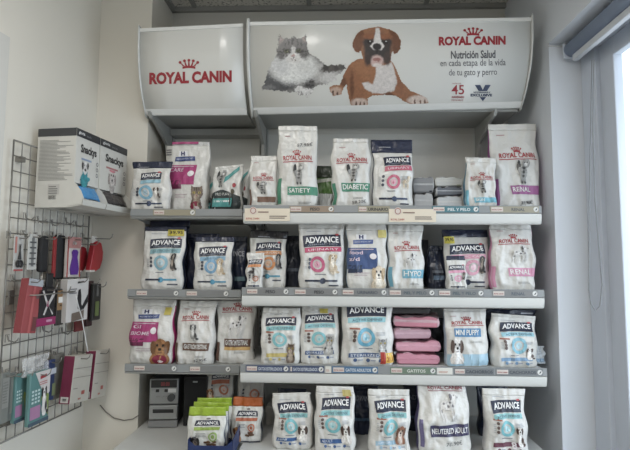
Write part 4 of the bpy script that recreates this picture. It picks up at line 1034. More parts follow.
m = MB(); m.rbox(w * .3, w * .85, -.004, .002, h * .72, h * .8, .001); o_ = m.build('price_tag', mat('white_paper', (216, 216, 214), .6), t); o_['label'] = 'small white paper tag'
a = atY(183.5, 400, Yh + .02); b2 = atY(207, 400, Yh + .02); w = (b2.x - a.x) / 2
t = thing('loudspeaker', 'black box loudspeaker standing beside the small silver stereo', 'loudspeaker', ((a.x + b2.x) / 2, Yh + .02, zd))
h = atY(195, 377, Yh + .02).z - zd
MB().rbox(-w, w, 0, .18, 0, h, .004).build('cabinet', mat('speaker_black', (40, 40, 42), .5), t)
MB().rbox(-w * .92, w * .92, -.006, .001, .006, h - .006, .003).build('front_grille', mat('speaker_cloth', (36, 36, 37), .9, bump=.4, bscale=500), t)
MB().rbox(-w * .2, w * .2, -.0085, -.005, h - .022, h - .016, .0008).build('badge', sil, t)
# snack pouches with green tops in a navy tray
Yt = 1.80
def snack(label, x0, x1, y0, Y, z, seal, band, ring, pet, group=None, D=.04, yaw=0, lean=0):
    b = Bag('snack_pouch', label, 'snack pouch', (x0, x1, y0, 450), Y, z, D, group, yaw, lean, body=(214, 214, 208), seal=seal, seal_t=.80, wr=.9, side=(96, 104, 120))
    u0, u1 = -.55, .66
    d = b.decal(1); d.rect(u0, u1, .60, .71, ink(NAVY), 8, 2, .012, .008); d.disc(.1, .75, .12, .02, ink((120, 110, 104)), 10); bp = d.build('brand_panel', b.root)
    d = b.decal(2); d.text('ADVANCE', u0 + .08, u1 - .08, .625, .69, ink((232, 232, 232)), .025, .012, .008); d.build('brand_lettering', bp)
    d = b.decal(1); d.rect(u0, u1, .51, .575, ink(band), 8, 2, .01); d.disc(.42, .36, .24, .24 * b.W / b.H, ink(ring), 20, .7); d.disc(.42, .36, .1, .1 * b.W / b.H, ink(ring), 12); d.lines(-.5, .1, .36, .46, 3, ink(INKG), .3); d.build('variety_band', b.root)
    d = b.decal(1); br = ink((112, 78, 52))
    for k in range(9): d.disc(.0 + .5 * random.random(), .17 + .1 * random.random(), .12, .028, br, 8)
    d.rect(-.95, .95, .02, .05, ink(NAVY), 6, 1); d.build('treat_print', b.root)
    b.pet('dog_bust', pet, -.85, .05, .6, .34)
    return b
GT = (150, 178, 48); zt0 = zd + .006
snack('green-topped snack pouch at the front of the navy tray', 188, 226, 407, Yt - .005, zt0, GT, (140, 170, 60), (140, 176, 80), DARK)
snack('green-topped snack pouch in the middle of the navy tray', 192.5, 229, 402.5, Yt + .055, zt0, GT, (140, 170, 60), (140, 176, 80), DARK)
snack('green-topped snack pouch at the back of the navy tray', 197.5, 232, 398, Yt + .115, zt0, GT, (140, 170, 60), (140, 176, 80), DARK)
pa = atY(186.5, 450, Yt - .03); pb = atY(231, 450, Yt - .03)
t = thing('display_tray', 'open navy card tray holding green-topped snack pouches on the base deck', 'tray', ((pa.x + pb.x) / 2 + .005, Yt - .03, zd))
w = (pb.x - pa.x) / 2; nb = mat('tray_card', (36, 52, 96), .45)
m = MB(); m.box(-w, w, 0, .2, 0, .003); m.build('base', nb, t)
m = MB(); m.prism([(-w, .003), (w, .003), (w, .06), (w * .7, .04), (-w * .7, .04), (-w, .06)], 'y', 0, .002); m.build('front_panel', nb, t)
for sx in (-1, 1):
    m = MB(); m.prism([(0, .003), (.2, .003), (.2, .075), (.1, .068), (0, .06)], 'x', sx * w - .001, sx * w + .001); m.build('side_panel', nb, t)
m = MB(); m.box(-w, w, .198, .2, .003, .075); m.build('rear_panel', nb, t)
OT = (184, 92, 40)
snack('orange-topped snack pouch standing on the base deck right of the navy tray', 231.5, 263, 397.5, 1.905, zd, OT, (196, 96, 60), (206, 110, 70), TAN, D=.07)
b = Bag('food_pouch', 'white pouch with an orange ring behind the green-topped pouches', 'food pouch', (206, 233, 371, 440), 2.075, zd, .05, lean=R(-3), body=(198, 196, 190)); adv(b, (190, 96, 64), '', (196, 110, 76), (60, 70, 100), ('dog_bust', TAN), (-.6, .7, .84, .92), .3, style=2, ringuv=(.3, .66), petpos=(-.9, .5, .5, .16))
b = Bag('food_pouch', 'white pouch with an orange stripe behind the orange-topped pouch', 'food pouch', (237.5, 264, 371, 440), 2.07, zd, .05, body=(190, 188, 182)); adv(b, (190, 96, 64), '', (196, 110, 76), (60, 70, 100), None, (-.6, .7, .9, .96), .3, style=2, ringuv=(.3, .6))
pa = atY(266, 430, 2.12); pb = atY(300, 430, 2.12)
t = thing('carton', 'plain white carton standing behind the leftmost big bag on the base deck', 'carton', ((pa.x + pb.x) / 2, 2.12, zd)); w = (pb.x - pa.x) / 2; h = atY(280, 407, 2.12).z - zd
MB().rbox(-w, w, 0, .16, 0, h, .002).build('box_body', mat('white_card', (196, 194, 188), .6), t)
MB().box(-w * .35, w * .0, -.001, .0, h * .72, h * .8).build('printed_mark', ink((60, 62, 66)), t)
def deckbag(label, x0, x1, y0, bar, btxt, pet, Y=YFR - .045, band=(130, 196, 200), ring=(110, 190, 200), bart='', **k):
    b = Bag('food_bag', label, bag_of, (x0, x1, y0, 455), Y, zd, .085, **k); return adv(b, band, btxt, ring, bar, pet, k.get('brand', (-.7, .76, .66, .83)), .20, petpos=(.32, .18, .46, .26), bartxt=bart), b
deckbag('white bag with a tilted top on the base deck, next to the orange-topped pouch', 273, 313, 393, (52, 96, 160), 'ACTIVE DEFENSE', ('dog_bust', TRI), wr=1.3, skew=-.06, seal_t=.97, bart='MINI', toptilt=.04, Y=YFR - .01)
_, b = deckbag('tall white bag with a plain gold sticker on the base deck', 314.5, 355, 387, (52, 96, 160), 'ACTIVE DEFENSE', ('dog_bust', TRI), wr=.9, bart='ADULT')
d = b.decal(3); d.rect(.38, .82, .86, .96, ink((196, 176, 96)), 3, 2); p = d.build('price_sticker', b.root); p['label'] = 'gold sticker'
deckbag('white bag with a floppy-eared puppy in the middle of the base deck', 368, 410, 390, (150, 190, 214), 'ACTIVE DEFENSE', ('dog_bust', ((150, 110, 90), (110, 76, 60), (220, 206, 196))), wr=1.3, skew=.03, bart='JUNIOR')
b = Bag('food_bag', 'big crinkled white bag with a NEUTERED ADULT band on the base deck', bag_of, (415.5, 470, 384, 457), YFR - .03, zd, .11, wr=1.8, taper=.06, side=(96, 90, 130), skew=-.02, seal_t=.97)
d = b.decal(1); d.rect(-.55, .9, .27, .44, ink((64, 60, 100)), 10, 3, .03); d.rect(-.93, -.8, .1, .5, ink((110, 100, 150)), 2, 6); bb = d.build('variety_band', b.root)
d = b.decal(2); d.text('NEUTERED ADULT', -.5, .84, .315, .395, ink((226, 226, 228)), .02, .03); d.build('band_lettering', bb)
d = b.decal(1); d.text('ROYAL CANIN', -.6, .8, .92, .97, ink((150, 60, 72)), .03); d.rect(-.6, .8, .895, .905, ink((150, 60, 72)), 5, 1); d.build('brand_lettering', b.root)
d = b.decal(2); d.text('70,90€', -.05, .55, .13, .2, ink((50, 50, 54)), .0, .03); d.build('handwritten_price', b.root)['label'] = 'price written in black marker'
b.pet('dog_stand', ((212, 210, 208), (110, 108, 112), (225, 224, 222)), -.25, .48, .85, .4)
_, b = deckbag('white bag with a dark red bar reading 8 on the base deck', 483.5, 526, 389, (110, 54, 74), 'ACTIVE DEFENSE', ('dog_sit', TRI), wr=1.1, skew=-.02, bart='')
d = b.decal(3); d.text('8', .1, .3, .14, .25, ink((226, 220, 222)), .03); d.build('age_numeral', b.root)
for lab, x0, x1, y0, Yb in (('dark navy bag behind the tilted-top bag on the base deck', 276, 306, 389, 2.02), ('dark navy bag in the gap left of the floppy-eared puppy bag', 350, 378, 386, 2.02), ('navy bag behind the NEUTERED ADULT bag, its left edge showing', 404, 440, 386, 2.07), ('navy bag showing left of the dark red barred bag on the base deck', 478, 508, 386, 2.02)):
    b = Bag('food_bag', lab, bag_of, (x0, x1, y0, 450), Yb, zd, .07, body=(38, 46, 70)); d = b.decal(); d.text('ADVANCE', -.8, .8, .7, .8, ink((120, 128, 142)), .02); d.rect(-.8, .8, .3, .36, ink((70, 100, 130)), 4, 1); d.build('printed_details', b.root)

# ------------------------------------------------------------------ left wall: wire grid, hooks and what hangs on it
def wpx(px, py, s):                      # pixel -> (along, z) on the plane s out of the left wall
    p = onplane(px, py, WC + WN * s, WN); return (p - WC).dot(WA), p.z
wire = mat('chrome_wire', (138, 136, 131), .35, .6)
a0 = wpx(9, 215, .02)[0]; a1 = wpx(85.5, 290, .02)[0]
z1 = wpx(16.5, 141, .02)[1]; z0 = wpx(78, 407, .02)[1]
T = Matrix.Translation(WC) @ Matrix.Rotation(WANG, 4, 'Z')
def wt(name, label, cat, a, s, z, group=None, dz=0.0):
    return thing(name, label, cat, wl(a, s, z), WANG + dz, group)
g = wt('wire_grid_panel', 'chrome wire grid panel fixed on the left wall', 'wire grid', (a0 + a1) / 2, .0, z0)
w = (a1 - a0) / 2; h = z1 - z0
m = MB(); yy = -.022
m.tube([(-w, yy, 0), (w, yy, 0)], .0032); m.tube([(-w, yy, h), (w, yy, h)], .0032); m.tube([(-w, yy, 0), (-w, yy, h)], .0032); m.tube([(w, yy, 0), (w, yy, h)], .0032)
m.build('frame', wire, g, True)
m = MB(); nx = max(4, round(2 * w / .042)); nz_ = round(h / .054)
for k in range(1, nx): x = -w + 2 * w * k / nx; m.tube([(x, yy, 0), (x, yy, h)], .0022, n=5, cap=False)
for k in range(1, nz_): z = h * k / nz_; m.tube([(-w, yy - .003, z), (w, yy - .003, z)], .0022, n=5, cap=False)
m.build('wires', wire, g, True)
for x in (-w * .8, w * .8):
    for z in (.06, h - .06): MB().box(x - .01, x + .01, yy - .004, -.001, z - .01, z + .01).build('wall_clip', wire, g)
def hook(a, z, ln, lab, tip=.018):
    lab = ' '.join(lab.split()[:15])
    t = wt('display_hook', lab, 'hook', a, .026, z, 'hooks on the wire grid')
    m = MB(); m.tube([(0, 0, .02), (0, -.004, .004), (0, -.012, 0), (0, -ln + .01, -.004), (0, -ln, .004), (0, -ln - .004, tip)], .0022, n=6); m.build('prong', wire, t, True)
    m = MB(); m.tube([(-.008, 0, -.004), (-.008, 0, .022), (.008, 0, .022), (.008, 0, -.004)], .0016, n=5); m.build('back_clip', wire, t)
    return t
def hang(name, label, cat, x0, x1, y0, y1, s, hookz=True, group=None, dz=0.0):
    ym = (y0 + y1) / 2
    aL, zt_ = wpx((x0 + x1) / 2, y0, s); zb = wpx((x0 + x1) / 2, y1, s)[1]
    xa = wpx(x0, ym, s)[0]; xb = wpx(x1, ym, s)[0]; a = (xa + xb) / 2
    t = wt(name, label, cat, a, s, zb, group, dz)
    w = (xb - xa) / 2; h = zt_ - zb
    return t, w, h, a, zt_
def LS(w, h, y=-.0012): return lambda u, v: Vector((u * w, y, v * h))
def pack(name, label, cat, x0, x1, y0, y1, s, rgb, th=.004, r=.002, rough=.4, group=None, dz=0., part='backing_card', hk=True, hl=None):
    t, w, h, a, z = hang(name, label, cat, x0, x1, y0, y1, s, group=group, dz=dz)
    m = MB(); m.rbox(-w, w, 0, th, 0, h, min(r, th * .45)); m.build(part, mat('pack_print', dull(rgb, .3), rough), t)
    if hk: hook(a, z - .008, s + .01, hl or ('hook holding the ' + label))
    return t, w, h
RED = (166, 40, 48)
t, w, h = pack('scissors_pack', 'white card with black scissors at the near end of the top hook row', 'grooming tool', 14, 23.5, 235, 271, .07, (182, 180, 176))
d = Decal(LS(w, h)); d.rect(-.95, .95, 0, .05, ink((186, 70, 70)), 2, 1); d.rect(-.9, -.5, .5, .95, ink((196, 120, 110)), 1, 3); d.build('card_print', t)
m = MB(); k_ = mat('black_plastic', (36, 36, 38), .4)
for sx in (-1, 1):
    pts = [(sx * w * .32 + w * .3 * math.cos(q * math.pi / 6), -.005, h * .2 + w * .5 * math.sin(q * math.pi / 6)) for q in range(13)]; m.tube(pts, .0032, k_, 6)
    m.tube([(sx * w * .15, -.005, h * .32), (-sx * w * .12, -.005, h * .75)], [.004, .001], k_, 6)
m.build('scissors', None, t)
t, w, h = pack('comb_pack', 'narrow clear pack with a grey comb beside the scissors card', 'grooming tool', 28, 37, 234, 270, .07, (190, 190, 184))
d = Decal(LS(w, h)); d.rect(-.3, .3, .1, .9, ink((120, 122, 122)), 2, 6)
for q in range(5): d.rect(-.7, .7, .15 + .15 * q, .19 + .15 * q, ink((80, 82, 84)), 2, 1)
d.build('comb', t)
t, w, h, a, z = hang('dog_lead', 'black padded lead with a chrome clasp hanging by the grey comb', 'lead', 41, 49, 236, 272, .07)
m = MB(); m.rbox(-w, w, 0, .02, 0, h, .008, seg=3); m.build('padded_grip', mat('black_foam', (32, 32, 34), .8), t, True)
m = MB(); m.tube([(0, .01, 0), (.004, .008, -.02), (-.01, .0, -.03), (.008, -.004, -.045), (-.004, 0, -.06)], .005, n=6); m.build('clasp', wire, t, True)
hook(a, z - .008, .09, 'hook holding the black padded lead')
t, w, h, a, z = hang('dog_lead', 'second black lead with a red strap next to the purple comb pack', 'lead', 57, 65, 235, 279, .07)
m = MB(); m.rbox(-w, w, 0, .018, 0, h, .006, seg=3); m.build('padded_grip', mat('black_foam', (32, 32, 34), .8), t, True)
m = MB(); m.rbox(-w * 1.6, -w * .9, .004, .012, h * .05, h * .95, .002); o_ = m.build('strap', mat('red_webbing', (140, 44, 46), .7), t); o_['label'] = 'dark red strap'
hook(a, z - .008, .09, 'hook holding the black lead with the red strap')
t, w, h = pack('comb_pack', 'red and white pack with a purple moulded brush', 'grooming tool', 67, 80.5, 237, 277, .09, (206, 196, 190), .012)
d = Decal(LS(w, h)); d.rect(-1, 1, .72, 1, ink((196, 130, 124)), 4, 2); d.rect(-1, -.82, 0, 1, ink((180, 70, 60)), 1, 4); d.rect(.84, 1, 0, .7, ink((180, 70, 60)), 1, 4); d.disc(0, .85, .35, .05, ink((214, 206, 200)), 14); d.build('card_print', t)
m = MB(); pr = [(-.45, .06), (.45, .06), (.6, .2), (.45, .36), (.3, .5), (.42, .62), (.2, .68), (-.2, .68), (-.42, .62), (-.3, .5), (-.45, .36), (-.6, .2)]
m.prism([(p * w, q * h) for p, q in pr], 'y', -.007, -.0015); m.build('brush', mat('purple_plastic', (92, 52, 140), .35), t)
def case(label, x0, x1, y0, y1, s, rgb):
    t, w, h, a, z = hang('retractable_lead', label, 'lead', x0, x1, y0, y1, s)
    m = MB(); pr = [(-.9, .02), (-.1, 0), (.6, .1), (.95, .35), (1, .6), (.7, .85), (.1, .92), (-.35, .84), (-.5, .6), (-.7, .3)]
    m.prism([(p * w, q * h) for p, q in pr], 'y', 0, .026); o = m.build('casing', mat('red_plastic', dull(rgb, .15), .3), t)
    bv = o.modifiers.new('bevel', 'BEVEL'); bv.width = .005; bv.segments = 3
    MB().rbox(-w * .5, w * .25, .01, .014, h * .84, h * 1.05, .001).build('hang_card', mat('pack_print', (204, 200, 194), .4), t)
    MB().rbox(-w * .95, -w * .2, -.001, .022, 0, h * .06, .001).build('end_cap', mat('pack_print', (204, 200, 194), .4), t)
    hook(a, z + .0, s + .04, 'hook holding the ' + label)
case('red rounded lead case at the far end of the top hook row', 90, 103.5, 238, 272, .10, (172, 34, 44))
case('darker red lead case half hidden behind the purple brush pack', 78, 88, 244, 272, .06, (140, 28, 36))
# second hook row
def boxpack(name, label, cat, x0, x1, y0, y1, s, rgb, depth, side=None, hk=True):
    t, w, h, a, z = hang(name, label, cat, x0, x1, y0, y1, s)
    m = MB(); m.rbox(-w, w, 0, depth, 0, h, .0015, mat('pack_print', dull(rgb, .3), .4)); m.build('carton_body', None, t)
    if side:
        m = MB(); m.box(-w - .0006, -w + .0004, .001, depth - .001, .002, h - .002); o = m.build('side_print', mat('pack_print', dull(side, .2), .4), t)
    if hk: hook(a, z - .008, s + .01, 'hook holding the ' + label)
    return t, w, h
t, w, h = boxpack('accessory_box', 'coral red box with a grey header hanging from the wire grid', 'accessory pack', 22, 37, 279, 333, .10, (176, 66, 70), .03, (150, 52, 58))
t.rotation_euler.y = R(8)
d = Decal(LS(w, h)); d.rect(-1, 1, .87, 1, ink((170, 176, 184)), 3, 2); d.rect(-.2, .1, .0, .86, ink((196, 92, 92)), 1, 4); d.rect(.3, .9, .04, .3, ink((120, 60, 60)), 2, 2); d.disc(.5, .68, .2, .05, ink((120, 90, 90)), 10); d.build('box_print', t)
t, w, h = pack('harness_pack', 'black harness pack with white straps and a magenta base', 'harness', 36.5, 56, 287, 326, .10, (38, 36, 40), .03, .01)
d = Decal(LS(w, h)); wh = ink((200, 196, 194)); d.rect(-.98, .98, .02, .22, ink((166, 36, 100)), 4, 2)
d.poly([(-.5, .9), (-.35, .92), (.1, .6), (0, .52)], wh); d.poly([(.7, .9), (.85, .8), (.2, .5), (.1, .58)], wh); d.poly([(.1, .58), (.2, .5), (.7, .3), (.6, .26)], wh); d.poly([(0, .55), (.12, .5), (-.2, .28), (-.35, .3)], wh); d.disc(.08, .56, .14, .08, ink((180, 60, 110)), 12); d.build('straps', t)
d = Decal(LS(w, h, -.002)); d.rect(.0, .6, .1, .16, ink((206, 150, 180)), 2, 1); d.build('base_lettering', t)
m = MB(); m.rbox(w * .0, w * .7, .004, .012, h * .98, h * 1.35, .002); m.build('hanger', mat('black_plastic', (36, 36, 38), .4), t)
t, w, h = pack('strap_pack', 'dark strap with a brown card tag beside the black harness', 'lead', 56.5, 64, 289, 325, .10, (52, 48, 46), .008)
d = Decal(LS(w, h)); d.rect(-.95, .95, .42, .96, ink((150, 112, 70)), 3, 3); d.build('card_tag', t)
d = Decal(LS(w, h, -.002)); d.rect(-.7, .7, .62, .78, ink((222, 220, 214)), 2, 1); d.disc(0, .55, .3, .02, ink((70, 50, 40)), 8); d.build('tag_label', t)
t, w, h = boxpack('trimmer_box', 'white box with a black trimmer picture in the middle row', 'accessory pack', 67, 88, 279, 321, .12, (206, 202, 200), .03, (190, 186, 184))
d = Decal(LS(w, h)); bk = ink((46, 44, 48)); d.rect(-.1, .5, .9, .94, bk, 2, 1, .02); d.lines(-.85, -.1, .66, .8, 3, ink((110, 108, 112)), .5)
d.poly([(.0, .74), (.2, .76), (.3, .6), (.32, .4), (.5, .3), (.3, .22), (.0, .3), (-.1, .5)], bk); d.poly([(.4, .34), (.95, .62), (.95, .42), (.5, .24)], bk); d.rect(-.55, .6, .02, .22, ink((120, 104, 92)), 3, 2, .04); d.build('box_print', t)
t, w, h = pack('strap_pack', 'dark red strap pack between the trimmer box and the green handled tool', 'lead', 87.5, 93, 281, 326, .10, (62, 32, 36), .012)
d = Decal(LS(w, h)); d.rect(-.4, .4, .1, .9, ink((40, 34, 36)), 2, 4); d.build('strap', t)
t, w, h = pack('grooming_tool', 'black tool with a green panel at the far end of the middle row', 'grooming tool', 93, 101, 284, 320, .12, (40, 40, 40), .014, .004)
d = Decal(LS(w, h)); d.rect(-.45, .45, .12, .52, ink((104, 124, 62)), 2, 3); d.rect(-.25, .25, .66, .98, ink((110, 110, 108)), 2, 3); d.build('green_panel', t)
t, w, h = pack('red_pouch', 'small red pouch showing under the white trimmer box', 'accessory pack', 76, 85, 306, 331, .05, (140, 34, 40), .01)
# third hook row
t, w, h = pack('collar_pack', 'grey pack at the near end of the bottom row', 'accessory pack', 1, 9, 373, 423, .09, (120, 124, 118), .01, group=None)
d = Decal(LS(w, h)); d.rect(-.8, .8, .3, .9, ink((140, 142, 136)), 2, 2); d.lines(-.7, .6, .4, .85, 8, ink((96, 98, 96)), .35); d.build('pack_print', t)
t, w, h = pack('collar_pack', 'second grey pack from the near end of the bottom row', 'accessory pack', 8.5, 15, 373, 420, .075, (104, 108, 104), .01)
d = Decal(LS(w, h)); d.rect(-.6, .8, .15, .9, ink((118, 122, 116)), 2, 2); d.build('pack_print', t)
def teal(label, x0, x1, y0, y1, s, dogp):
    t, w, h = pack('training_pad_pack', label, 'accessory pack', x0, x1, y0, y1, s, (84, 140, 138), .016, .004, .3)
    d = Decal(LS(w, h)); d.rect(-.9, .1, .12, .36, ink((176, 120, 164)), 3, 2); d.rect(-1, 1, 0, .07, ink((70, 92, 110)), 3, 1)
    for q in range(4):
        for p in range(3): d.rect(-.8 + .3 * p, -.6 + .3 * p, .42 + .07 * q, .46 + .07 * q, ink((190, 214, 214)), 1, 1)
    d.poly([(.0, .36), (.3, .5), (.6, .2), (.9, .1), (.95, .5), (.3, .62)], ink((130, 150, 70)))
    if dogp: d.poly([(-.55, 1), (1, 1), (1, .55), (.55, .45)], ink((206, 200, 198)))
    d.build('pack_print', t)
    if dogp:
        d = Decal(LS(w, h, -.002)); d.rect(-.05, .6, .86, .92, ink((186, 60, 66)), 3, 1, .02); d.lines(-.1, .8, .74, .82, 2, ink((196, 120, 120)), .5); d.build('pack_lettering', t)
        S = LS(w, h, -.003); picture(S, -.1, .98, .08, .78, sc_shapes(dog_sit((212, 208, 206), (48, 44, 46), (226, 224, 222)), .0, .12, .95, .62), 30, 36, 'pet_picture', t, .05, 4)
    return t
teal('teal pack with a lilac square behind the teal pack showing a dog', 15, 28, 374, 421, .085, False)
teal('teal and white pack with a black and white dog in the bottom row', 29.5, 49, 372, 423, .12, True)
t, w, h = pack('collar_pack', 'dark blue pack behind the teal dog pack in the bottom row', 'accessory pack', 46, 56, 360, 400, .07, (44, 62, 112), .012)
d = Decal(LS(w, h)); d.rect(-.6, .9, .64, .78, ink((190, 196, 206)), 2, 1); d.rect(.2, .9, .1, .4, ink((120, 130, 90)), 2, 1); d.build('pack_print', t)
t, w, h = pack('collar_pack', 'grey plastic pack between the blue pack and the white boxes', 'accessory pack', 54, 64, 354, 398, .07, (118, 114, 106), .02)
d = Decal(LS(w, h)); d.rect(-.6, .7, .1, .9, ink((104, 100, 94)), 2, 2); d.build('pack_print', t)
def medbox(label, x0, x1, y0, y1, s):
    t, w, h = boxpack('medicine_box', label, 'box', x0, x1, y0, y1, s, (186, 180, 166), .045, (130, 40, 72))
    t.rotation_euler.y = R(7)
    d = Decal(LS(w, h)); d.rect(-.95, .95, .72, .73, ink((120, 116, 108)), 4, 1); d.rect(-.95, .95, .53, .54, ink((120, 116, 108)), 4, 1); d.rect(.1, .45, .16, .24, ink((176, 84, 76)), 2, 1); d.rect(-.2, .1, .06, .1, ink((176, 110, 96)), 2, 1); d.lines(-.8, -.3, .3, .34, 1, ink((140, 134, 126)), .5); d.build('box_print', t)
    d = Decal(lambda u, v: Vector((-w - .0014, u * .02 + .0225, v * h))); d.rect(-.8, .8, .03, .15, ink((206, 204, 198)), 2, 2); d.rect(-.4, .4, .06, .12, ink((120, 116, 116)), 2, 2); d.build('side_label', t)
medbox('white box with magenta sides in the bottom row, nearer one', 70.5, 89, 356, 402, .14)
medbox('white box with magenta sides at the far end of the bottom row', 92, 106.5, 351, 397, .14)
t, w, h, a, z = hang('plastic_sleeve', 'clear crinkled plastic sleeve over the bottom row packs', 'plastic sleeve', 24, 50, 356, 374, .105)
m = MB(); N = 14; vs = []
for j in range(N + 1):
    for i in range(N + 1):
        u = -1 + 2 * i / N; v = j / N; vs.append((u * w, .006 + .012 * noise.noise(Vector((u * 3, v * 4, 3))), v * h))
m.add(vs, [(j * (N + 1) + i, j * (N + 1) + i + 1, (j + 1) * (N + 1) + i + 1, (j + 1) * (N + 1) + i) for j in range(N) for i in range(N)])
o = m.build('film', clear_mat(), t, True); sl = o.modifiers.new('thick', 'SOLIDIFY'); sl.thickness = .0008
# empty hooks
for i, (x, y) in enumerate(((26, 219), (38, 222), (52, 225), (66, 223), (76, 226))):
    a, z = wpx(x, y, .03); hook(a, z, .035, ['nearest', 'second nearest', 'third nearest', 'fourth nearest', 'farthest'][i] + ' empty hook under the white snack cartons', .01)
for i, (x, y) in enumerate(((8, 341), (43, 331), (62, 333))):
    a, z = wpx(x, y, .03); hook(a, z, .04, ['nearest', 'second', 'farthest'][i] + ' empty hook between the middle and the bottom row', .012)
# bar across the middle row
a_, z_ = wpx(17, 296, .05); b_2, _ = wpx(56, 296, .05)
t = wt('cross_bar', 'chrome bar running before the coral box and black harness', 'bar', (a_ + b_2) / 2, .026, z_)
m = MB(); hw = (b_2 - a_) / 2; m.tube([(-hw, 0, 0), (-hw, -.10, .004), (hw, -.10, .004), (hw, 0, 0)], .0025, n=6); m.build('rod', wire, t, True)
m = MB(); m.rbox(-hw - .012, -hw + .012, -.004, .002, -.03, .02, .001); m.rbox(hw - .012, hw + .012, -.004, .002, -.03, .02, .001); m.build('end_clips', wire, t)
# white cable hanging in front of the middle row
pts = [wl(*(lambda q: (q[0], s, q[1]))(wpx(x, y, s))) for x, y, s in ((76, 296, .15), (78, 305, .15), (82, 318, .15), (84, 330, .15), (86, 342, .16), (88, 352, .17))]
tag(MB().tube(pts, .0022, n=6).build('cable', mat('white_cable', (205, 206, 206), .5), None, True), 'thin pale cable dangling across the white trimmer box', 'cable')
pts = [atY(x, y, YP - .006) for x, y in ((100, 405), (106, 412), (114, 418), (124, 420.5), (133, 419), (139, 415))]
tag(MB().tube(pts, .0022, n=6).build('cable', mat('grey_cable', (120, 116, 110), .5), None, True), 'thin grey cable sagging along the wall corner beside the stereo', 'cable')

# the two snack dispensing cartons above the grid
def solve_box(xl, xr, y, s0):
    a, _ = wpx(xl, y, s0); s = .05
    for _ in range(40):
        px = proj(wl(a, s, 1.8))[0]; s += (xr - px) / 470 * 1.2
    return a, s
aN, sF = solve_box(36.3, 74.8, 165, .03)
zT = proj(wl(aN, sF, 1.8)); 
def zat(a, s, y):
    z = 1.6
    for _ in range(30): z += (proj(wl(a, s, z))[1] - y) / 470 * 1.6
    return z
zt_ = zat(aN, sF, 127.5); zb_ = zat(aN, sF, 207)
def afor(x, y, s):
    a, _ = wpx(x, y, s); return a
aM = afor(99.5, 160, sF); aF = afor(126.5, 175, sF)
def carton(label, a0, a1, pal, txt_sub, side):
    w = (a1 - a0) / 2 - .002; h = zt_ - zb_; dp = sF - .03
    t = wt('snack_dispenser_box', label, 'box', (a0 + a1) / 2, sF, zb_)
    card_ = mat('carton_print', (205, 204, 198), .45); band = ink((58, 60, 62))
    hc = h * .31
    m = MB(); m.prism([(0, hc), (0, h), (dp, h), (dp, 0), (.02, 0), (.02, hc)], 'x', -w, w); m.build('carton_body', card_, t)
    m = MB()      # tray lip
    m.prism([(.02, 0), (-.035, .008), (-.04, .03), (-.036, .03), (-.031, .012), (.02, .006)], 'x', -w, w)
    for sx in (-1, 1):
        m.prism([(.02, .003), (-.036, .01), (-.04, .034), (-.028, .06), (-.01, hc * .9), (.0, hc), (.02, hc)], 'x', sx * (w - .001) - .001, sx * (w - .001) + .001)
    m.build('dispensing_tray', card_, t)
    d = Decal(LS(w, h, -.0009)); d.rect(-1, 1, .9, 1, band, 3, 1)
    d2 = Decal(lambda u, v: Vector((-w - .0009, dp / 2 - u * dp / 2, v * h))); d2.rect(-1, 1, .9, 1, band, 3, 1)
    d2.mb.add([Vector((-w, 0, h + .0008)), Vector((w, 0, h + .0008)), Vector((w, dp, h + .0008)), Vector((-w, dp, h + .0008))], [(0, 1, 2, 3)], band)
    tb = d.build('top_band', t); d2.build('top_band', t)
    d = Decal(LS(w, h, -.0018)); d.text('gloria', -.85, -.35, .925, .975, ink((214, 214, 212)), .03); d.text('snacks', -.2, .2, .93, .96, ink((140, 142, 144)), 0); d.build('brand_lettering', tb)
    d = Decal(LS(w, h, -.0012)); d.text('Snackys', -.62, .72, .68, .82, ink((50, 48, 50)), .035, -.0); d.build('product_lettering', t)
    d = Decal(LS(w, h, -.0012)); d.rect(-.55, .3, .62, .645, ink(txt_sub), 3, 1)
    for q in range(3): d.disc(.82, .62 - .075 * q, .09, .028, ink((120, 120, 120)), 12, .6)
    d.build('box_print', t)
    S = LS(w, h, -.0015); picture(S, -.75, .55, .28, .64, pal, 40, 40, 'dog_picture', t, .1, 6)
    if side:
        SS = lambda u, v: Vector((-w - .0012, -u * dp / 2 + dp / 2, v * h))
        d = Decal(SS); gy = ink((150, 150, 146))
        d.lines(-.88, .9, .34, .86, 30, gy, .42, .5); d.build('fine_print', t)
        d = Decal(SS); d.rect(-.35, .25, .16, .29, ink((190, 188, 182)), 2, 2); lb = d.build('product_label', t)
        d = Decal(lambda u, v: SS(u, v) + Vector((-.0008, 0, 0)))
        for q in range(14): d.rect(-.3 + .03 * q, -.3 + .03 * q + random.choice((.008, .016)), .1 + .0, .15, ink((50, 50, 50)), 1, 1)
        d.lines(-.3, .2, .17, .28, 4, ink((130, 130, 126)), .5); d.build('barcode', lb)
    d = Decal(lambda u, v: Vector((u * w, .02 + v * (dp - .02), -.0008)))
    for q in range(3): d.rect(-.5 + .4 * q, -.25 + .4 * q, .3, .6, ink((150, 148, 142)), 2, 2)
    d.build('underside_print', t)
    return t, w, h
blue_dog = [('e', -.25, .36, .34, .1, 0, (60, 140, 150), None), ('e', -.2, .45, .22, .07, 0, (60, 140, 150), None), ('e', -.2, .53, .2, .09, 0, (196, 194, 192), None), ('e', -.42, .55, .08, .06, 0, (70, 66, 66), None), ('e', .02, .56, .08, .05, 0, (70, 66, 66), None), ('e', -.2, .5, .07, .02, 0, (40, 38, 38), .02), ('e', -.27, .56, .03, .012, 0, (40, 38, 38), .02), ('e', -.1, .56, .03, .012, 0, (40, 38, 38), .02), ('e', .12, .39, .14, .03, 0, (70, 150, 160), None)]
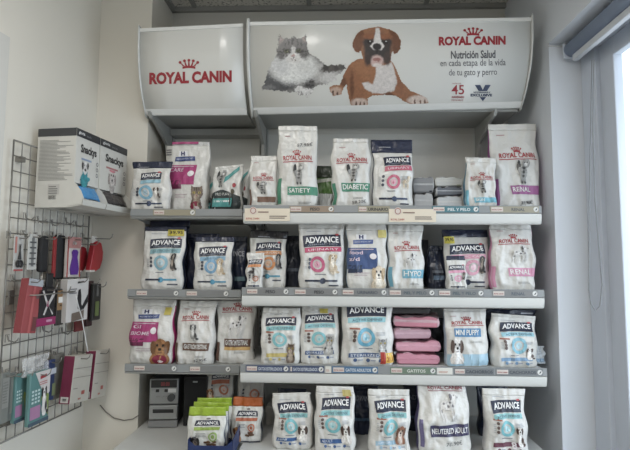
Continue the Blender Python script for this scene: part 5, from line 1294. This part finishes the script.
grey_dog = [('e', -.1, .37, .2, .1, 0, (176, 170, 166), None), ('e', -.1, .5, .22, .11, 0, (196, 190, 186), None), ('e', -.33, .48, .07, .09, 0, (150, 140, 136), None), ('e', .13, .48, .07, .09, 0, (150, 140, 136), None), ('e', -.1, .6, .26, .02, 0, (190, 120, 130), None), ('e', -.1, .47, .06, .02, 0, (40, 38, 38), .02), ('e', -.18, .54, .03, .014, 0, (40, 38, 38), .02), ('e', -.02, .54, .03, .014, 0, (40, 38, 38), .02)]
t, w, h = carton('white snack carton above the grid with a dog in a teal blanket', aN, aM, blue_dog, (140, 160, 190), True)
t2_, w2, h2 = carton('white snack carton above the grid with a pale dog', aM, aF, grey_dog, (190, 120, 120), False)
for tt, ww, rgb, lab, nm in ((t, w, (70, 140, 196), 'bright blue snack sachet poking out of the nearer white snack carton', 0), (t2_, w2, (70, 66, 66), 'dark grey snack sachet poking out of the farther white snack carton', 1)):
    q = thing('snack_sachet', lab, 'snack sachet', tt.location + Vector((0, 0, .007)), WANG)
    m = MB(); N = 12; vs = []
    for k in (1, -1):
        for j in range(N + 1):
            for i in range(N + 1):
                u = -1 + 2 * i / N; v = -1 + 2 * j / N
                e = max(0, (1 - abs(u) ** 4) * (1 - abs(v) ** 4)) ** .5
                vs.append((u * ww * .75 + ww * .1, -.006 + v * .014 + k * .009 * e, .030 + (v * .5 + .5) * .05 + .006 * noise.noise(Vector((u * 3, v * 3, nm)))))
    W = N + 1; K = W * W; fs = []
    for j in range(N):
        for i in range(N): z = j * W + i; fs += [(z, z + 1, z + W + 1, z + W), (K + z, K + z + W, K + z + W + 1, K + z + 1)]
    m.add(vs, fs); m.build('sachet_body', film(rgb, .3), q, True)

# fine print belongs to the film it is printed on: merge it into the pouch's own mesh
for o in [o for o in bpy.data.objects if o.name.split('.')[0] in ('printed_details', 'pack_print', 'box_print', 'card_print')]:
    body = next((c for c in o.parent.children if c.name.split('.')[0] in ('pouch_body', 'backing_card', 'carton_body', 'card')), None)
    if not body: continue
    k = len(body.data.materials)
    for q in o.data.materials: body.data.materials.append(q)
    for p in o.data.polygons: p.material_index += k
    bm = bmesh.new(); bm.from_mesh(body.data); bm.from_mesh(o.data); bm.to_mesh(body.data); bm.free()
    me = o.data; bpy.data.objects.remove(o); bpy.data.meshes.remove(me)

# ------------------------------------------------------------------ daylight and exposure
wd = bpy.data.worlds.new('sky'); sc.world = wd; wd.use_nodes = True
bg = wd.node_tree.nodes['Background']; bg.inputs['Color'].default_value = (.74, .87, 1.0, 1); bg.inputs['Strength'].default_value = 3.0
A = bpy.data.lights.new('daylight', 'AREA'); A.shape = 'RECTANGLE'; A.size = YJ - WY0 - .3; A.size_y = ZS - .6; A.energy = 26; A.color = (.85, .93, 1)
ao = bpy.data.objects.new('daylight', A); COL.objects.link(ao); ao.location = (XR + .5, (WY0 + YJ) / 2, (ZS + .4) / 2); ao.rotation_euler = (0, R(90), 0)
sc.view_settings.view_transform = 'Standard'; sc.view_settings.look = 'None'; sc.view_settings.gamma = 1; sc.view_settings.use_curve_mapping = False
sc.view_settings.exposure = -0.54
